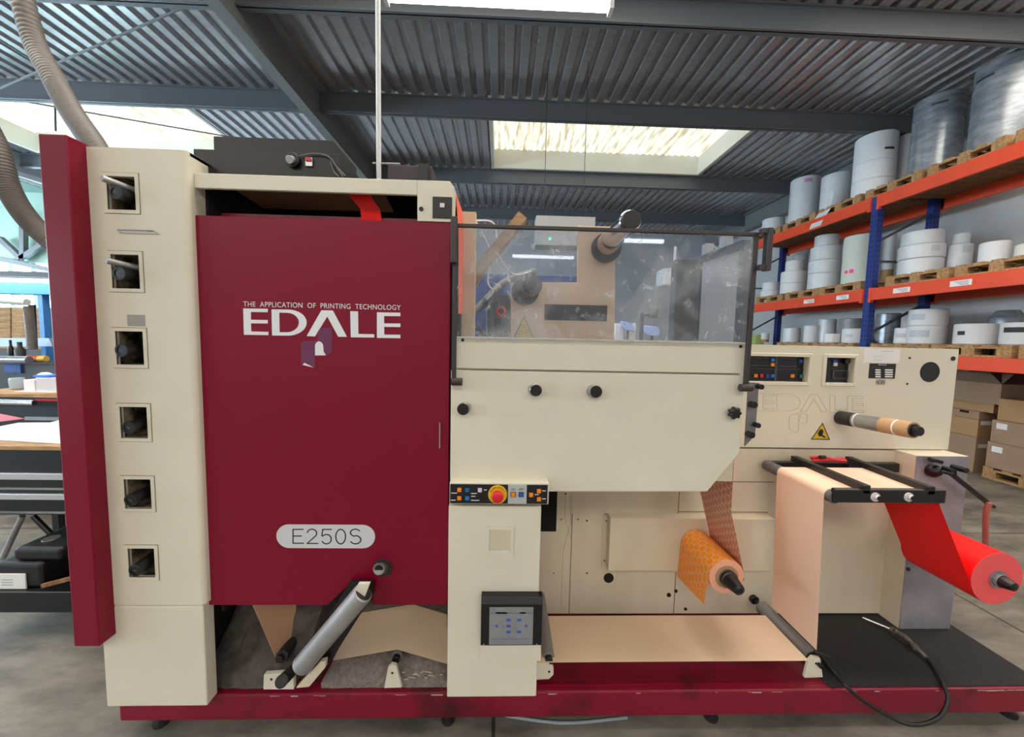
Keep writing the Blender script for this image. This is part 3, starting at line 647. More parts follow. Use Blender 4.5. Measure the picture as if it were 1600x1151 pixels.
# warning triangles
def tri(parent, pts, Y, hand=True):
    t = M().prism([P(x, y, Y) for x, y in pts], (0, .001, 0)).build('warning_triangle', ink, parent)
    cx = sum(q[0] for q in pts) / 3; cy = sum(q[1] for q in pts) / 3
    M().prism([P(cx + (x - cx) * .84, cy + (y - cy) * .84, Y - .0006) for x, y in pts], (0, .0005, 0)).build('triangle_field', goldtag, t); return t, cx, cy
t, cx, cy = tri(cab, [(1285.5, 660), (1297, 687), (1267, 686.5)], YD)
mb = M(); Yt = YD - .0012; mb.prism([P(x, y, Yt) for x, y in [(1278, 677), (1281, 671), (1285, 670), (1287, 674), (1285, 679), (1290, 682), (1289, 684), (1283, 681), (1280, 682)]], (0, .0005, 0)); mb.build('hand_symbol', ink, t)
# core shaft on the cabinet
a, b = P(1312, 652, YB), P(1430, 672.5, 1.54)
mb = M(); L = (b - a).length; u = (b - a).normalized(); mb.cyl(a, a + u * .08, .034, 30); sh = mb.build('core_shaft', darkrubber, press)
M().cyl(a + u * .075, b, .028, 30).build('shaft_body', black, sh)
core = M(); 
core.ring(a + u * .085, a + u * (L * .62), .034, .0285, 36); core.build('clear_core_sleeve', steel, sh)
M().ring(a + u * (L * .62), a + u * (L * .985), .0345, .0285, 36).build('cardboard_core', card, sh)
for k_ in (.8, .28): M().ring(a + u * (L * k_), a + u * (L * k_ + .006), .0352, .03, 36).build('tape_band', label_w, sh)
M().cyl(b - u * .003, b + u * .02, .02, 20).build('shaft_tip', black, sh)
# lower rear details
def rp(mb, x0, y0, x1, y1, Y=YB - .001, d=.0012): a, b = P(x0, y0, Y), P(x1, y1, Y); return mb.box(a.x, b.x, Y, Y + d, b.z, a.z)
mb = M()
for q in ((891, 802, 892.2, 960), (1053.5, 893, 1054.7, 960), (1060, 768, 1061, 802), (944, 802, 1060, 803), (1060, 799, 1200, 800), (1135, 752, 1210, 753)): 
    a, b = P((q[0] + q[2]) / 2, (q[1] + q[3]) / 2, YB), P(q[2], q[3], YB); t_ = P(q[0], q[1], YB)
    if q[3] - q[1] > 5: M().box(a.x - .0018, a.x + .0018, YB - .001, YB + .0002, b.z, t_.z).build('plate_joint', line_m, back)
    else: M().box(t_.x, b.x, YB - .001, YB + .0002, a.z - .0018, a.z + .0018).build('plate_joint', line_m, back)
a, b = P(954, 809, YB - .055), P(1205, 892.5, YB - .055); M().box(a.x, b.x, YB - .055, YB, b.z, a.z).build('gearbox_cover', cream_dirty, back, bevel=.003)
a, b = P(943, 805, YB - .004), P(953, 885, YB - .004); M().box(a.x, b.x + .02, YB - .004, YB, b.z, a.z).build('cover_flange', cream_dirty, back)
a, b = P(853, 768, YB - .01), P(869, 830, YB - .01); M().box(a.x - .03, b.x, YB - .01, YB, b.z, a.z + .03).build('dark_opening', dark, back)
for x, y, r in ((951, 902.5, .026), (1045, 929, .011), (1056, 923, .009), (1071, 951, .008), (883.5, 771, .004), (917, 813, .004), (877, 811, .003), (903, 811, .003), (917, 895, .004), (865, 895, .003), (947, 813, .004), (944, 875, .004), (1139, 826, .003)):
    c = P(x, y, YB - .001); Y0 = YB - (.004 if x > 953 or y > 890 else .006); Y0 = YB - .06 if 953 < x < 1205 and 809 < y < 892 else Y0
    M().cyl((c.x, Y0 + .01, c.z), (c.x, Y0, c.z), r, 20, bev=.0005).build('rear_bolt' if r < .012 else 'rear_port', black, back)
mb = M()
for pts in ([(884, 772), (882, 810), (892, 840)], [(890, 772), (892, 812), (880, 860), (876, 950)], [(893, 770), (893, 850)]): mb.ribbon([P(x, y, YB - .0006) for x, y in pts], .0012)
mb.build('scratch_marks', line_m, back)
# frame behind the glass: L-shaped plate, slot, rollers
YP = 1.78
l = lambda x, y: P(x, y, YP)
mb = M(); mb.prism([l(798, 441), (l(903, 441)), l(903, 352), l(962, 354), l(960, 536), l(798, 532)], (0, .03, 0)); ell = mb.build('inner_plate', mat('inner_cream_plate', 'cdb49c', .5), press, bevel=.003)
a, b = l(851, 475), l(948, 502); M().box(a.x, b.x, YP - .002, YP + .001, b.z, a.z).build('slot_window', black, ell)
t, cx, cy = tri(ell, [(819, 493), (835, 529), (802, 528)], YP - .001)
mb = M()
for x, y, r in ((818, 510, .007), (823, 518, .008), (813, 520, .009)): q = P(x, y, YP - .002); mb.ribbon(circ(q.x, q.z, r, YP - .0022, 14), .002, closed=True)
mb.build('gear_symbol', ink, t)
c = P(820, 456, YP); e = P(831, 446, YP - .13)
k_ = M(); k_.cyl(c, c + Vector((0, -.05, 0)), .062, 36); wh = k_.build('black_hub', black, ell); k_ = M(); k_.cyl(c, e, .04, 30); k_.build('hub_shaft', black, wh)
k_ = M(); k_.ring(e + Vector((0, -.004, 0)), e + Vector((0, .02, 0)), .044, .02, 30); k_.build('hub_ring', rubber, wh)
a, b = P(946, 384, YP), P(985, 345, 1.42)
k_ = M(); k_.cyl(a + Vector((0, 0, -.012)), a + Vector((0, -.035, -.012)), .066, 36); hb = k_.build('roller_flange', blackm, ell)
u = (b - a).normalized()
k_ = M(); k_.cyl(a + u * .02, a + u * .09, .047, 32); k_.build('roller_collar', mat('tan_collar', 'a08670', .5), hb)
k_ = M(); k_.cyl(a + u * .05, b, .04, 36); k_.build('chrome_roller', chrome, hb)
k_ = M(); k_.cyl(b - u * .004, b + u * .016, .034, 30); k_.build('roller_end_cap', darkrubber, hb)
# left post behind the glass, orange edge strip
a, b = P(722, 338, 1.62), P(741, 545, 1.62); M().box(a.x, b.x, 1.62, 1.66, b.z, a.z + .02).build('inner_post', mat('inner_post_cream', 'd6c6a4', .5), press, bevel=.002)

# metal brake box at the right
bx = [P(1432, 712, 1.78), P(1405, 972, 1.78)]; x0_ = (P(1432, 712, 1.78).x + P(1405, 972, 1.78).x) / 2; x1_ = (P(1515, 712, 1.78).x + P(1483, 972, 1.78).x) / 2
zt_ = P(1470, 712, 1.78).z
bxo = M().box(x0_, x1_, 1.782, 2.1, zdk + .005, zt_).build('unwind_box', cream_dirty, press, bevel=.002)
M().box(x0_ + .001, x1_ - .001, 1.777, 1.781, zdk + .006, zt_ - .002).build('steel_front', mat('violet_grey_steel', 'b4b0b8', .4, metal=.35, col2='918d98', scale=4, bump=.03), bxo)
c = P(1454, 734, 1.775); mb = M(); mb.lathe((c.x, 1.777, c.z), (c.x, 1.73, c.z), [(0, .03), (.02, .032), (.03, .026), (.046, .012)], 28); hub = mb.build('pivot_hub', black, bxo)
a = P(1470, 737, 1.72); b = P(1492, 742, 1.72); e = P(1550, 791, 1.72)
mb = M(); mb.bar(a, b, .012, .012, (0, 1, 0)); mb.bar(b - Vector((.01, 0, 0)), e, .012, .03, (0, 1, 0)); mb.build('brake_arm', black, bxo, bevel=.002)
mb = M(); c = P(1499, 732, 1.72); mb.cyl(c + Vector((0, .03, 0)), c + Vector((0, -.03, 0)), .013, 18); mb.cyl(P(1492, 733, 1.72), P(1493, 744, 1.72), .006, 12); c = P(1481, 733, 1.72); mb.cyl(c + Vector((0, .02, 0)), c + Vector((0, -.02, 0)), .011, 18); mb.build('arm_clamp', black, bxo)
a, b = P(1452, 717, 1.75), P(1471, 722, 1.75); mb = M(); mb.bar(a, b, .016, .016, (0, 1, 0)); mb.cyl(a + Vector((0, 0, 0)), a + Vector((.02, -.005, -.004)), .01, 14); mb.build('catch', black, bxo)
mb = M(); c = P(1419, 889, 1.775); M().cyl((c.x, 1.777, c.z), (c.x, 1.772, c.z), .009, 16).build('box_bolt', black, bxo)

# guide table (black frame) with rollers, right
yf, yr = 1.44, 1.84
mb = M(); a, b = P(1305, 763, yf), P(1478, 787, yf)
ft = M().box(a.x, b.x, yf, yf + .022, b.z, a.z - .002).build('guide_table_side', blackm, press, bevel=.006)
for x in (1367, 1419): 
    c = P(x, 776, yf); k_ = M(); k_.ring((c.x, yf - .005, c.z), (c.x, yf, c.z), .018, .009, 24); k_.cyl((c.x + .003, yf, c.z), (c.x + .003, yf - .014, c.z), .010, 18); k_.build('guide_bolt', whiteb, ft)
    k_ = M(); k_.cyl((c.x + .004, yf - .013, c.z), (c.x + .004, yf - .018, c.z), .0095, 18); k_.build('bolt_tip', black, ft)
a2, b2 = P(1202, 722, yr), P(1300, 737, yr)
M().box(a2.x, b2.x + .35, yr, yr + .03, b2.z, a2.z).build('guide_table_rear', blackm, press, bevel=.003)
for (x0p, y0p), (x1p, y1p) in (((1240, 717), (1347, 762)), ((1325, 718), (1447, 764))):
    a_, b_ = P(x0p, y0p, yr), P(x1p, y1p, yf + .02); k_ = M(); a_ = a_ + Vector((0, 0, .004)); b_ = b_ + Vector((0, 0, .004)); k_.bar(a_, b_, .03, .028); k_.build('cross_bar', blackm, press, bevel=.002)
    k_ = M(); k_.box(b_.x - .016, b_.x + .016, yf + .0, yf + .03, b_.z - .02, b_.z + .014); k_.build('bar_clamp', blackm, ft, bevel=.002)
zr_ = a.z - .03
xL = P(1299, 775, yf + .03).x; RR = .026
k_ = M(); k_.cyl((xL, yf + .012, zr_ - .012), (xL, yr + .01, zr_ - .012), RR, 30); rl1 = k_.build('guide_roller', rubber, press); xR = P(1462, 775, yf + .03).x
k_ = M(); k_.cyl((xR, yf + .012, zr_ - .010), (xR, yr + .01, zr_ - .010), .022, 30); k_.build('guide_roller', rubber, press)
# lower right roller with its cream foot
a, b = P(1176, 934, YB), P(1268, 1026, 1.53)
u = (b - a).normalized(); L = (b - a).length
k_ = M(); k_.cyl(a, a + u * .02, .022, 22); k_.cyl(a, a + u * .08, .01, 16); lr = k_.build('roller_spindle', black, press)
k_ = M(); k_.cyl(a + u * .06, b, .032, 30); k_.build('guide_roller', mat('mid_grey_rubber', '7d7a7a', .6), press); k_ = M(); k_.cyl(b, b + u * .02, .027, 26); k_.cyl(b, b + u * .05, .009, 14); k_.build('roller_bearing', black, lr)
def foot(pts, Y, d=.012, hole=None):
    o = M().prism([P(x, y, Y) for x, y in pts], (0, d, 0)).build('roller_foot', cream, press, bevel=.002)
    if hole: c = P(*hole, Y); M().cyl((c.x, Y + .001, c.z), (c.x, Y - .001, c.z), .005, 14, bev=.0002).build('foot_hole', black, o)
    return o
foot([(1257, 1059), (1263, 1033), (1270, 1026), (1282, 1028), (1286, 1058)], 1.495, .014, (1275, 1036))
k_ = M(); c = P(1282, 1024, 1.49); k_.bar(P(1272, 1018, 1.49), P(1297, 1027, 1.49), .008, .012, (0, 1, 0)); k_.build('roller_bracket', black, press)
M().cyl(P(857, 1028, 1.5), P(843, 930, 1.84), .026, 24).build('guide_roller', mat('mid_grey_rubber', '7d7a7a', .6), press)
k_ = M(); c = P(857, 1027, 1.5); k_.cyl(c, c + Vector((0, -.02, 0)), .016, 20); k_.build('roller_bearing', black, press)
foot([(836, 1034), (856, 1032), (865, 1042), (865, 1054), (858, 1061), (836, 1062)], BF + .03, .012, (858, 1049))

# ---------------- the swung-down nip roller and its tray, under the door
YN = 1.37
mb = M(); mb.px([(470, 1030), (548, 908), (583, 908), (583, 928), (498, 1062), (470, 1062)], YN + .03, .012); tray = mb.build('nip_tray', blackm, press)
a, b = P(471, 1040, YN), P(568, 925, YN - .03); u = (b - a).normalized()
k_ = M(); k_.cyl(a, b, .0365, 36, bev=.004); nr = k_.build('nip_roller', alu, tray)
k_ = M(); k_.cyl(b - u * .002, b + u * .002, .031, 32); k_.build('roller_end', darkrubber, nr)
k_ = M(); k_.px([(552, 926), (560, 911), (578, 911), (570, 932), (562, 934)], YN - .045, .012); k_.build('end_bracket', cream, tray, bevel=.002)
k_ = M(); k_.px([(462, 1075), (500, 1034), (509, 1032), (508, 1043), (483, 1073)], YN - .005, .02); k_.build('arm_bracket', cream_dirty, tray, bevel=.002)
foot([(411, 1077), (412, 1054), (440, 1052), (459, 1054), (459, 1077)], 1.452, .02, (424, 1061))
a = P(440, 1064, YN - .02); b = P(456, 1048, YN + .08); k_ = M(); k_.cyl(a, b, .0215, 24); sp = k_.build('pivot_handle', darkrubber, press)
M().ring(a + (a - b).normalized() * .001, a + (b - a).normalized() * .004, .0225, .016, 24).build('handle_ring', black, sp)
k_ = M(); k_.cyl(P(440, 1026, 1.50), P(484, 966, 1.84), .024, 26); gr = k_.build('guide_roller', darkrubber, press)
c = P(439, 1026, 1.5); k_ = M(); k_.cyl(c, c + Vector((0, -.015, 0)), .015, 18); k_.build('roller_bearing', black, gr)
k_ = M(); k_.cyl(P(620, 1025, 1.50), P(649, 958, 1.84), .023, 26); gr = k_.build('guide_roller', rubber, press)
c = P(620, 1026, 1.5); k_ = M(); k_.cyl(c, c + Vector((0, -.018, 0)), .0155, 18); k_.build('roller_bearing', black, gr)
foot([(600, 1075), (606, 1043), (612, 1038), (619, 1040), (628, 1074)], 1.455, .016, (613, 1051))

# ---------------- black fan box and small box on top of the press
def boxpx(x0, y0, x1, y1, Y0, Y1): a, b = P(x0, y0, Y0), P(x1, y1, Y0); return (a.x, b.x, Y0, Y1, b.z, a.z)
zto = ztop
f0 = P(303, 266, 1.5); f1 = P(529, 234, 1.5)
bb = thing('fan_control_box', ((f0.x + f1.x) / 2, 1.6, zto), 'long black control box with knob and red switch on top of the press', 'control box')
k_ = M(); k_.box(f0.x, f1.x, 1.5, 1.78, zto, P(528, 240, 1.5).z); k_.build('case', mat('deep_black_case', '0c0d12', .4), bb, bevel=.003)
k_ = M(); h0, h1 = P(345, 226, 1.6), P(528, 232, 1.6); k_.box(h0.x, h1.x, 1.56, 1.8, P(528, 240, 1.5).z, h1.z + .012); k_.build('upper_case', mat('deep_black_case', '0c0d12', .4), bb, bevel=.003)
c = P(459, 252, 1.5); k_ = M(); k_.cyl((c.x, 1.5, c.z), (c.x, 1.485, c.z), .026, 26); kn = k_.build('knob', black, bb); k_ = M(); c2 = P(452, 249, 1.47); k_.cyl((c.x, 1.49, c.z), c2, .014, 22); k_.build('knob_cap', alu, kn)
c = P(484, 254, 1.5); k_ = M(); k_.box(c.x - .013, c.x + .013, 1.492, 1.5, c.z - .016, c.z + .016); sw = k_.build('switch_housing', steel, bb, bevel=.001)
M().box(c.x - .010, c.x + .010, 1.487, 1.492, c.z + .001, c.z + .013).build('red_rocker', redb, sw, bevel=.001)
wire = M()
for i, q in enumerate(([(468, 244, 1.49), (490, 240, 1.49), (512, 244, 1.49), (524, 258, 1.49), (540, 275, 1.48)], [(518, 248, 1.49), (527, 262, 1.49), (536, 276, 1.48)], [(516, 252, 1.49), (522, 268, 1.49), (530, 276, 1.48)])): wire.tube(smooth_pts([P(*p) for p in q]), .0025, 6)
wire.build('cable', rubber, bb)
a0, a1 = P(606, 257, 1.55), P(675, 280, 1.55)
sb2 = thing('junction_box', ((a0.x + a1.x) / 2, 1.6, zto), 'small dark junction box on top of the press right of the white pole', 'junction box')
M().box(a0.x, a1.x, 1.55, 1.7, zto, a0.z).build('case', mat('brown_black_case', '3b3235', .5), sb2, bevel=.003); M().box(a1.x - .05, a1.x - .012, 1.54, 1.56, zto + .003, a0.z + .004).build('latch', black, sb2)
# white power pole from roof to press
a = P(592, 275, 1.62); pl = thing('power_pole', (a.x, 1.62, zto), 'thin white vertical pole dropping from the roof to the top of the press', 'pole')
k_ = M(); k_.cyl((a.x, 1.62, zto), (a.x, 1.62, RZ), .0095, 14); k_.build('pole', lampbody, pl); k_ = M(); k_.cyl((a.x, 1.62, zto), (a.x, 1.62, zto + .07), .014, 14); k_.build('base_clamp', steel, pl)
k_ = M(); q0 = P(582, 255, 1.62); q1 = P(625, 256, 1.62); k_.tube([q0, q1], .004, 8); k_.build('cross_rod', alu, pl)

# ================================================================== PAPER WEBS AND ROLLS ON THE PRESS
WN, WF = 1.475, 1.74          # near and far edges of the web
# upper right: over the guide roller, down to the lower roller
zA = zr_ - .012 + RR + .001
xa1 = P(1452, 765, WN).x
A = [(xR + .022, 0, zA - .012), (xR + .008, 0, zA)]; A += [(xL + .03, 0, zA)]
for t in range(0, 100, 15): A.append((xL - (RR + .001) * math.sin(math.radians(t)), 0, zr_ - .012 + (RR + .001) * math.cos(math.radians(t))))
lo = P(1276, 1012, WN); A.append(((A[-1][0] * .35 + lo.x * .65), 0, (A[-1][2] * .35 + lo.z * .65))); A.append((lo.x, 0, lo.z - .01))
k_ = M(); k_.sheet([(x, WN, zz) for x, _, zz in A], [(x, WF, zz) for x, _, zz in A], .001)
o = k_.build('paper_web', bounce_paper); tag(o, 'beige paper web, tinted pink for red bounce light, hanging from the guide table down to the lower roller', 'paper web', 'paper webs threaded through the press')
# red web from table down to roll
rc = P(1562, 906, 1.46); rr_ = .112; cR = Vector((rc.x, 0, rc.z))
t0 = P(1477, 787, WN - .03)
B = [(xR + .023, 0, zr_ - .03), (xR + .02 + .02, 0, t0.z - .06)]
B = [(xR + .023, 0, zr_ - .01), (xR + .026, 0, zr_ - .05)]
for t in (185, 200, 215, 235, 255, 270): B.append((cR.x + (rr_ + .002) * math.cos(math.radians(t)), 0, cR.z + (rr_ + .002) * math.sin(math.radians(t))))
k_ = M(); k_.sheet([(x, 1.475, zz) for x, _, zz in B], [(x, 1.745, zz) for x, _, zz in B], .001)
o = k_.build('paper_web', redpaper); tag(o, 'bright red paper web running down from the guide table onto the red roll', 'paper web', 'paper webs threaded through the press')
ro = thing('red_paper_roll', (cR.x, 1.6, cR.z - rr_), 'large bright red paper roll with pink end face on the right-hand shaft', 'paper roll')
k_ = M(); k_.ring((cR.x, 1.47, cR.z), (cR.x, 1.75, cR.z), rr_, .036, 64); k_.build('paper_body', redpaper, ro)
k_ = M(); k_.ring((cR.x, 1.469, cR.z), (cR.x, 1.4705, cR.z), rr_ - .0005, .036, 64); k_.build('end_face', redend, ro)
k_ = M(); k_.ring((cR.x, 1.462, cR.z), (cR.x, 1.5, cR.z), .038, .030, 40); ch = k_.build('unwind_chuck', steel, press)
k_ = M(); e = P(1594, 917, 1.37); c0 = Vector((cR.x, 1.777, cR.z)); c1 = Vector((cR.x, 1.45, cR.z)); k_.cyl(c0, c1, .029, 30); k_.build('unwind_shaft', greysteel, press)
k_ = M(); k_.lathe(Vector((cR.x, 1.465, cR.z)), Vector((cR.x, 1.37, cR.z)), [(0, .027), (.008, .0285), (.045, .019), (.052, .0175), (.054, .011), (.055, .009)], 30); k_.build('shaft_cone', black, ch)
# beige web along the deck
z1 = P(1000, 1033, WN).z
k_ = M(); xs = [(P(1276, 1012, WN).x - .03, z1), (.6, z1 - .0005), (.1, z1 - .002), (-.16, z1 - .003), (P(700, 1028, WN).x, z1 - .006), (P(621, 1014, WN).x, P(621, 1014, WN).z), (P(520, 1031, WN).x, P(520, 1031, WN).z)]
k_.sheet([(x, WN, zz) for x, zz in xs], [(x, WF, zz) for x, zz in xs], .001)
o = k_.build('paper_web', paper); tag(o, 'beige paper web lying flat above the crimson deck and under the red door', 'paper web', 'paper webs threaded through the press')
a, b, c = P(434, 1034, 1.51), P(478, 940, 1.51), P(392, 940, 1.78)
k_ = M(); t1 = P(388, 930, 1.5); t2 = P(434, 1036, 1.5); k_.sheet([(t1.x, 1.5, t1.z), (t2.x, 1.5, t2.z)], [(t1.x, 1.75, t1.z), (t2.x, 1.75, t2.z)], .001)
t1 = P(500, 930, 1.5); 
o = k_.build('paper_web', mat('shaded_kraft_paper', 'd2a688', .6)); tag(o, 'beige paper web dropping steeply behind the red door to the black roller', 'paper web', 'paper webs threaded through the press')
# orange web glimpsed above the door
k_ = M(); k_.sheet([P(545, 304, 1.5), P(563, 326, 1.51), P(566, 350, 1.52)], [P(578, 304, 1.5), P(594, 328, 1.51), P(598, 352, 1.52)], .001); o = k_.build('paper_web', redpaper)
tag(o, 'narrow bright orange-red web strip seen above the red door', 'paper web', 'paper webs threaded through the press')
k_ = M(); k_.sheet([P(712, 300, 1.5), P(716, 360, 1.5), P(716, 490, 1.5)], [P(722, 330, 1.62), P(724, 380, 1.62), P(722, 490, 1.62)], .001); o = k_.build('paper_web', mat('coral_paper', 'f2705c', .5))
tag(o, 'narrow coral web edge beside the left guard upright', 'paper web', 'paper webs threaded through the press')
# orange label roll
oc = P(1134.5, 900, 1.56); of = 1.82; rO = .0765
ol = thing('orange_label_roll', (oc.x, 1.7, oc.z - rO), 'small orange roll of round labels with loose tail on the lower shaft', 'label roll')
n = 48; ring_ = [(oc.x + rO * math.cos(2 * math.pi * i / n), oc.z + rO * math.sin(2 * math.pi * i / n)) for i in range(n + 1)]
k_ = M(); k_.sheet([(x, 1.56, zz) for x, zz in ring_], [(x, of, zz) for x, zz in ring_], .0012); k_.build('label_layer', dot_orange, ol)
k_ = M(); k_.ring((oc.x, 1.556, oc.z), (oc.x, of, oc.z), rO - .0015, .048, 48); k_.build('paper_body', mat('peach_roll_end', 'f3ae92', .6), ol)
k_ = M(); k_.ring((oc.x, 1.553, oc.z), (oc.x, 1.6, oc.z), .050, .036, 40); k_.build('core', card, ol)
k_ = M(); A = [(oc.x - rO * .94, oc.z + .02), (oc.x - rO - .002, oc.z - .02), (oc.x - rO - .006, oc.z - .07)]
pn = P(1100, 944, 1.56); pf = P(1058, 900, of)
k_.sheet([(oc.x - rO * .9, 1.56, oc.z + .03), (pn.x + .004, 1.56, (oc.z + pn.z) / 2), pn], [(oc.x - rO * .9, of, oc.z + .03), (oc.x - rO - .001, of, oc.z - .03), pf], .001); k_.build('loose_tail', dot_orange, ol)
k_ = M(); k_.cyl((oc.x, YB, oc.z), (oc.x, YB - .05, oc.z), .094, 40); fl = k_.build('rewind_flange', black, press)
k_ = M(); k_.cyl((oc.x, YB - .04, oc.z), (oc.x, 1.53, oc.z), .035, 30); rs = k_.build('rewind_shaft', steel, press)
k_ = M(); k_.lathe((oc.x, 1.545, oc.z), (oc.x, 1.45, oc.z), [(0, .037), (.012, .0365), (.014, .033), (.07, .0235), (.078, .022), (.082, .014), (.084, .012)], 30); k_.build('shaft_cone', black, rs)
# spotted backing web arriving from above
k_ = M(); q = lambda x, y, Y: P(x, y, Y)
xt = (P(1135, 738, 1.56).x + P(1102, 745, of).x) / 2
A = [(xt, P(1120, 700, 1.6).z), (xt + .003, P(1135, 800, 1.56).z), (oc.x + rO * .95, oc.z + .03), (oc.x + rO + .004, oc.z - .02)]
k_.sheet([(x, 1.56, zz) for x, zz in A], [(x, of, zz) for x, zz in A], .001); o = k_.build('paper_web', dot_back); tag(o, 'pinkish brown web with die-cut circles running down to the orange roll', 'paper web', 'paper webs threaded through the press')

# ================================================================== SMALL THINGS ON THE PRESS
random.seed(3)
def lump(x0, x1, y0, y1, z0, z1, amp, nx=14, ny=8, rise=0):
    k_ = M(); vs = []; top = []
    for s in (1, 0):
        for i in range(nx + 1):
            for j in range(ny + 1):
                u, v = i / nx, j / ny; e = min(u, 1 - u, v, 1 - v); rnd = min(1, e * 7) ** .5
                zz = (z0 + (z1 - z0) * (.35 + .65 * rnd) + rise * v ** 1.3 * (1 - .25 * u) + random.uniform(-amp, amp)) if s else z0
                vs.append((x0 + (x1 - x0) * u + random.uniform(-amp, amp) * .5, y0 + (y1 - y0) * v + random.uniform(-amp, amp) * .5, zz))
    N = (nx + 1) * (ny + 1); fs = []
    g = lambda s, i, j: s * N + i * (ny + 1) + j
    for i in range(nx):
        for j in range(ny): fs += [(g(0, i, j), g(0, i + 1, j), g(0, i + 1, j + 1), g(0, i, j + 1)), (g(1, i, j), g(1, i, j + 1), g(1, i + 1, j + 1), g(1, i + 1, j))]
    for i in range(nx): fs += [(g(0, i, 0), g(1, i, 0), g(1, i + 1, 0), g(0, i + 1, 0)), (g(0, i, ny), g(0, i + 1, ny), g(1, i + 1, ny), g(1, i, ny))]
    for j in range(ny): fs += [(g(0, 0, j), g(0, 0, j + 1), g(1, 0, j + 1), g(1, 0, j)), (g(0, nx, j), g(1, nx, j), g(1, nx, j + 1), g(0, nx, j + 1))]
    return k_.add(vs, fs, True)
fx0, fx1 = P(506, 1060, 1.5).x, -.19
o = lump(fx0, fx1, 1.475, 1.95, zb1 + .001, P(600, 1040, 1.5).z, .004, 22, 14).build('felt_pad', felt); tag(o, 'grey speckled felt pad under the paper web below the red door', 'pad', 'felt pads on the deck')
o = lump(-1.19, P(425, 1060, 1.5).x + .1, 1.475, 2.1, zb1 + .001, zb1 + .035, .006, 24, 20, .62).build('felt_pad', mat('dark_speckled_felt', '6a6462', .95, col2='423d3b', scale=14, bump=.9, bscale=30)); tag(o, 'dark grey felt sheet on the deck beside the cream lower cover', 'pad', 'felt pads on the deck')
# paper shavings
mb = M()
for i in range(12):
    x = random.uniform(P(628, 1050, 1.48).x, P(696, 1050, 1.48).x); zz = random.uniform(0, .03) + P(620, 1056, 1.46).z - .03; a = Vector((x, 1.463 + random.random() * .01, zz + .012)); d = Vector((random.uniform(-.03, .03), 0, random.uniform(-.006, .014))); mb.bar(a, a + d, .0025, .0008)
o = mb.build('paper_shavings', mat('cream_shaving', 'e2d3b4', .7)); tag(o, 'cream paper shavings caught on the felt pad beside the small foot', 'paper shavings'); o['kind'] = 'stuff'
# red scissors on the guide table
zt1 = zA + .012
sx = thing('red_cutter', P(1290, 716, 1.80), 'red-handled cutter lying on the rear of the black guide table', 'cutter')
k_ = M(); k_.tube(smooth_pts([P(1266, 715, 1.82), P(1285, 714, 1.8), P(1302, 718, 1.79), P(1322, 720, 1.78)], 5), .008, 10); k_.build('handle', redtool, sx)
k_ = M(); k_.tube(smooth_pts([P(1270, 719, 1.8), P(1290, 719, 1.79), P(1318, 716, 1.8)], 5), .007, 10); k_.build('handle', redtool, sx)
k_ = M(); k_.cyl(P(1281, 714, 1.78), P(1289, 714, 1.78), .009, 14); k_.build('pivot', black, sx)
# ground cable with air gun
zm1 = zb1 + .012
gun = thing('air_gun', P(1400, 990, 1.7), 'slim metal air gun lying on the black mat at the end of a black cable', 'air gun')
g = [PZ(x, y, zm1 + .008) for x, y in ((1348, 965), (1365, 972), (1380, 978), (1392, 983))]
k_ = M(); k_.tube(g, .006, 10); k_.build('nozzle', chrome, gun)
g = [PZ(x, y, zm1 + .012) for x, y in ((1390, 982), (1402, 988), (1420, 1001), (1432, 1013))]
k_ = M(); k_.tube(smooth_pts(g), .012, 12, rads=[.009 + .006 * abs(math.sin(i * .35)) for i in range(25)]); k_.build('body', mat('gun_metal', '857b78', .4, metal=.5, var=.4, scale=60), gun)
g = [PZ(x, y, zm1 + .022) for x, y in ((1398, 982), (1396, 992), (1404, 998), (1418, 1008))]; k_ = M(); k_.tube(smooth_pts(g, 4), .0045, 8); k_.build('trigger', darkrubber, gun)
g = [PZ(x, y, zm1 + .008) for x, y in ((1430, 1011), (1440, 1019), (1448, 1027))]; k_ = M(); k_.tube(g, .009, 10); k_.build('coupling', steel, gun)
cp = [PZ(1447, 1026, zm1 + .004), PZ(1460, 1043, zm1), PZ(1472, 1066, zm1 + .004), P(1481, 1090, 1.425), P(1472, 1115, 1.40), P(1450, 1129, 1.38), P(1420, 1131, 1.38), P(1390, 1119, 1.40), P(1350, 1095, 1.415), P(1320, 1070, 1.43), PZ(1300, 1047, zm1 + .004), PZ(1285, 1028, zm1 + .003)]
k_ = M(); k_.tube(smooth_pts(cp, 10), .0075, 10); o = k_.build('black_cable', black); tag(o, 'black cable looping over the front edge of the crimson base', 'cable')
# salmon hose hanging from the brake arm
g = [P(1547, 785, 1.70), P(1541, 800, 1.71), P(1540, 850, 1.74), P(1541, 900, 1.78)]
o = M().tube(smooth_pts(g), .011, 10).build('salmon_hose', hosered); tag(o, 'salmon pink hose hanging behind the red roll from the black arm', 'hose')
# floor cable below the base
g = [PZ(790, 1117, .01), PZ(850, 1126, .01), PZ(900, 1128, .01), PZ(980, 1120, .01)]
o = M().tube(smooth_pts([(p.x, p.y, .008) for p in g]), .006, 8).build('floor_cable', mat('grey_cable', '8c98a0', .4)); tag(o, 'thin grey cable on the floor under the front of the press', 'cable')

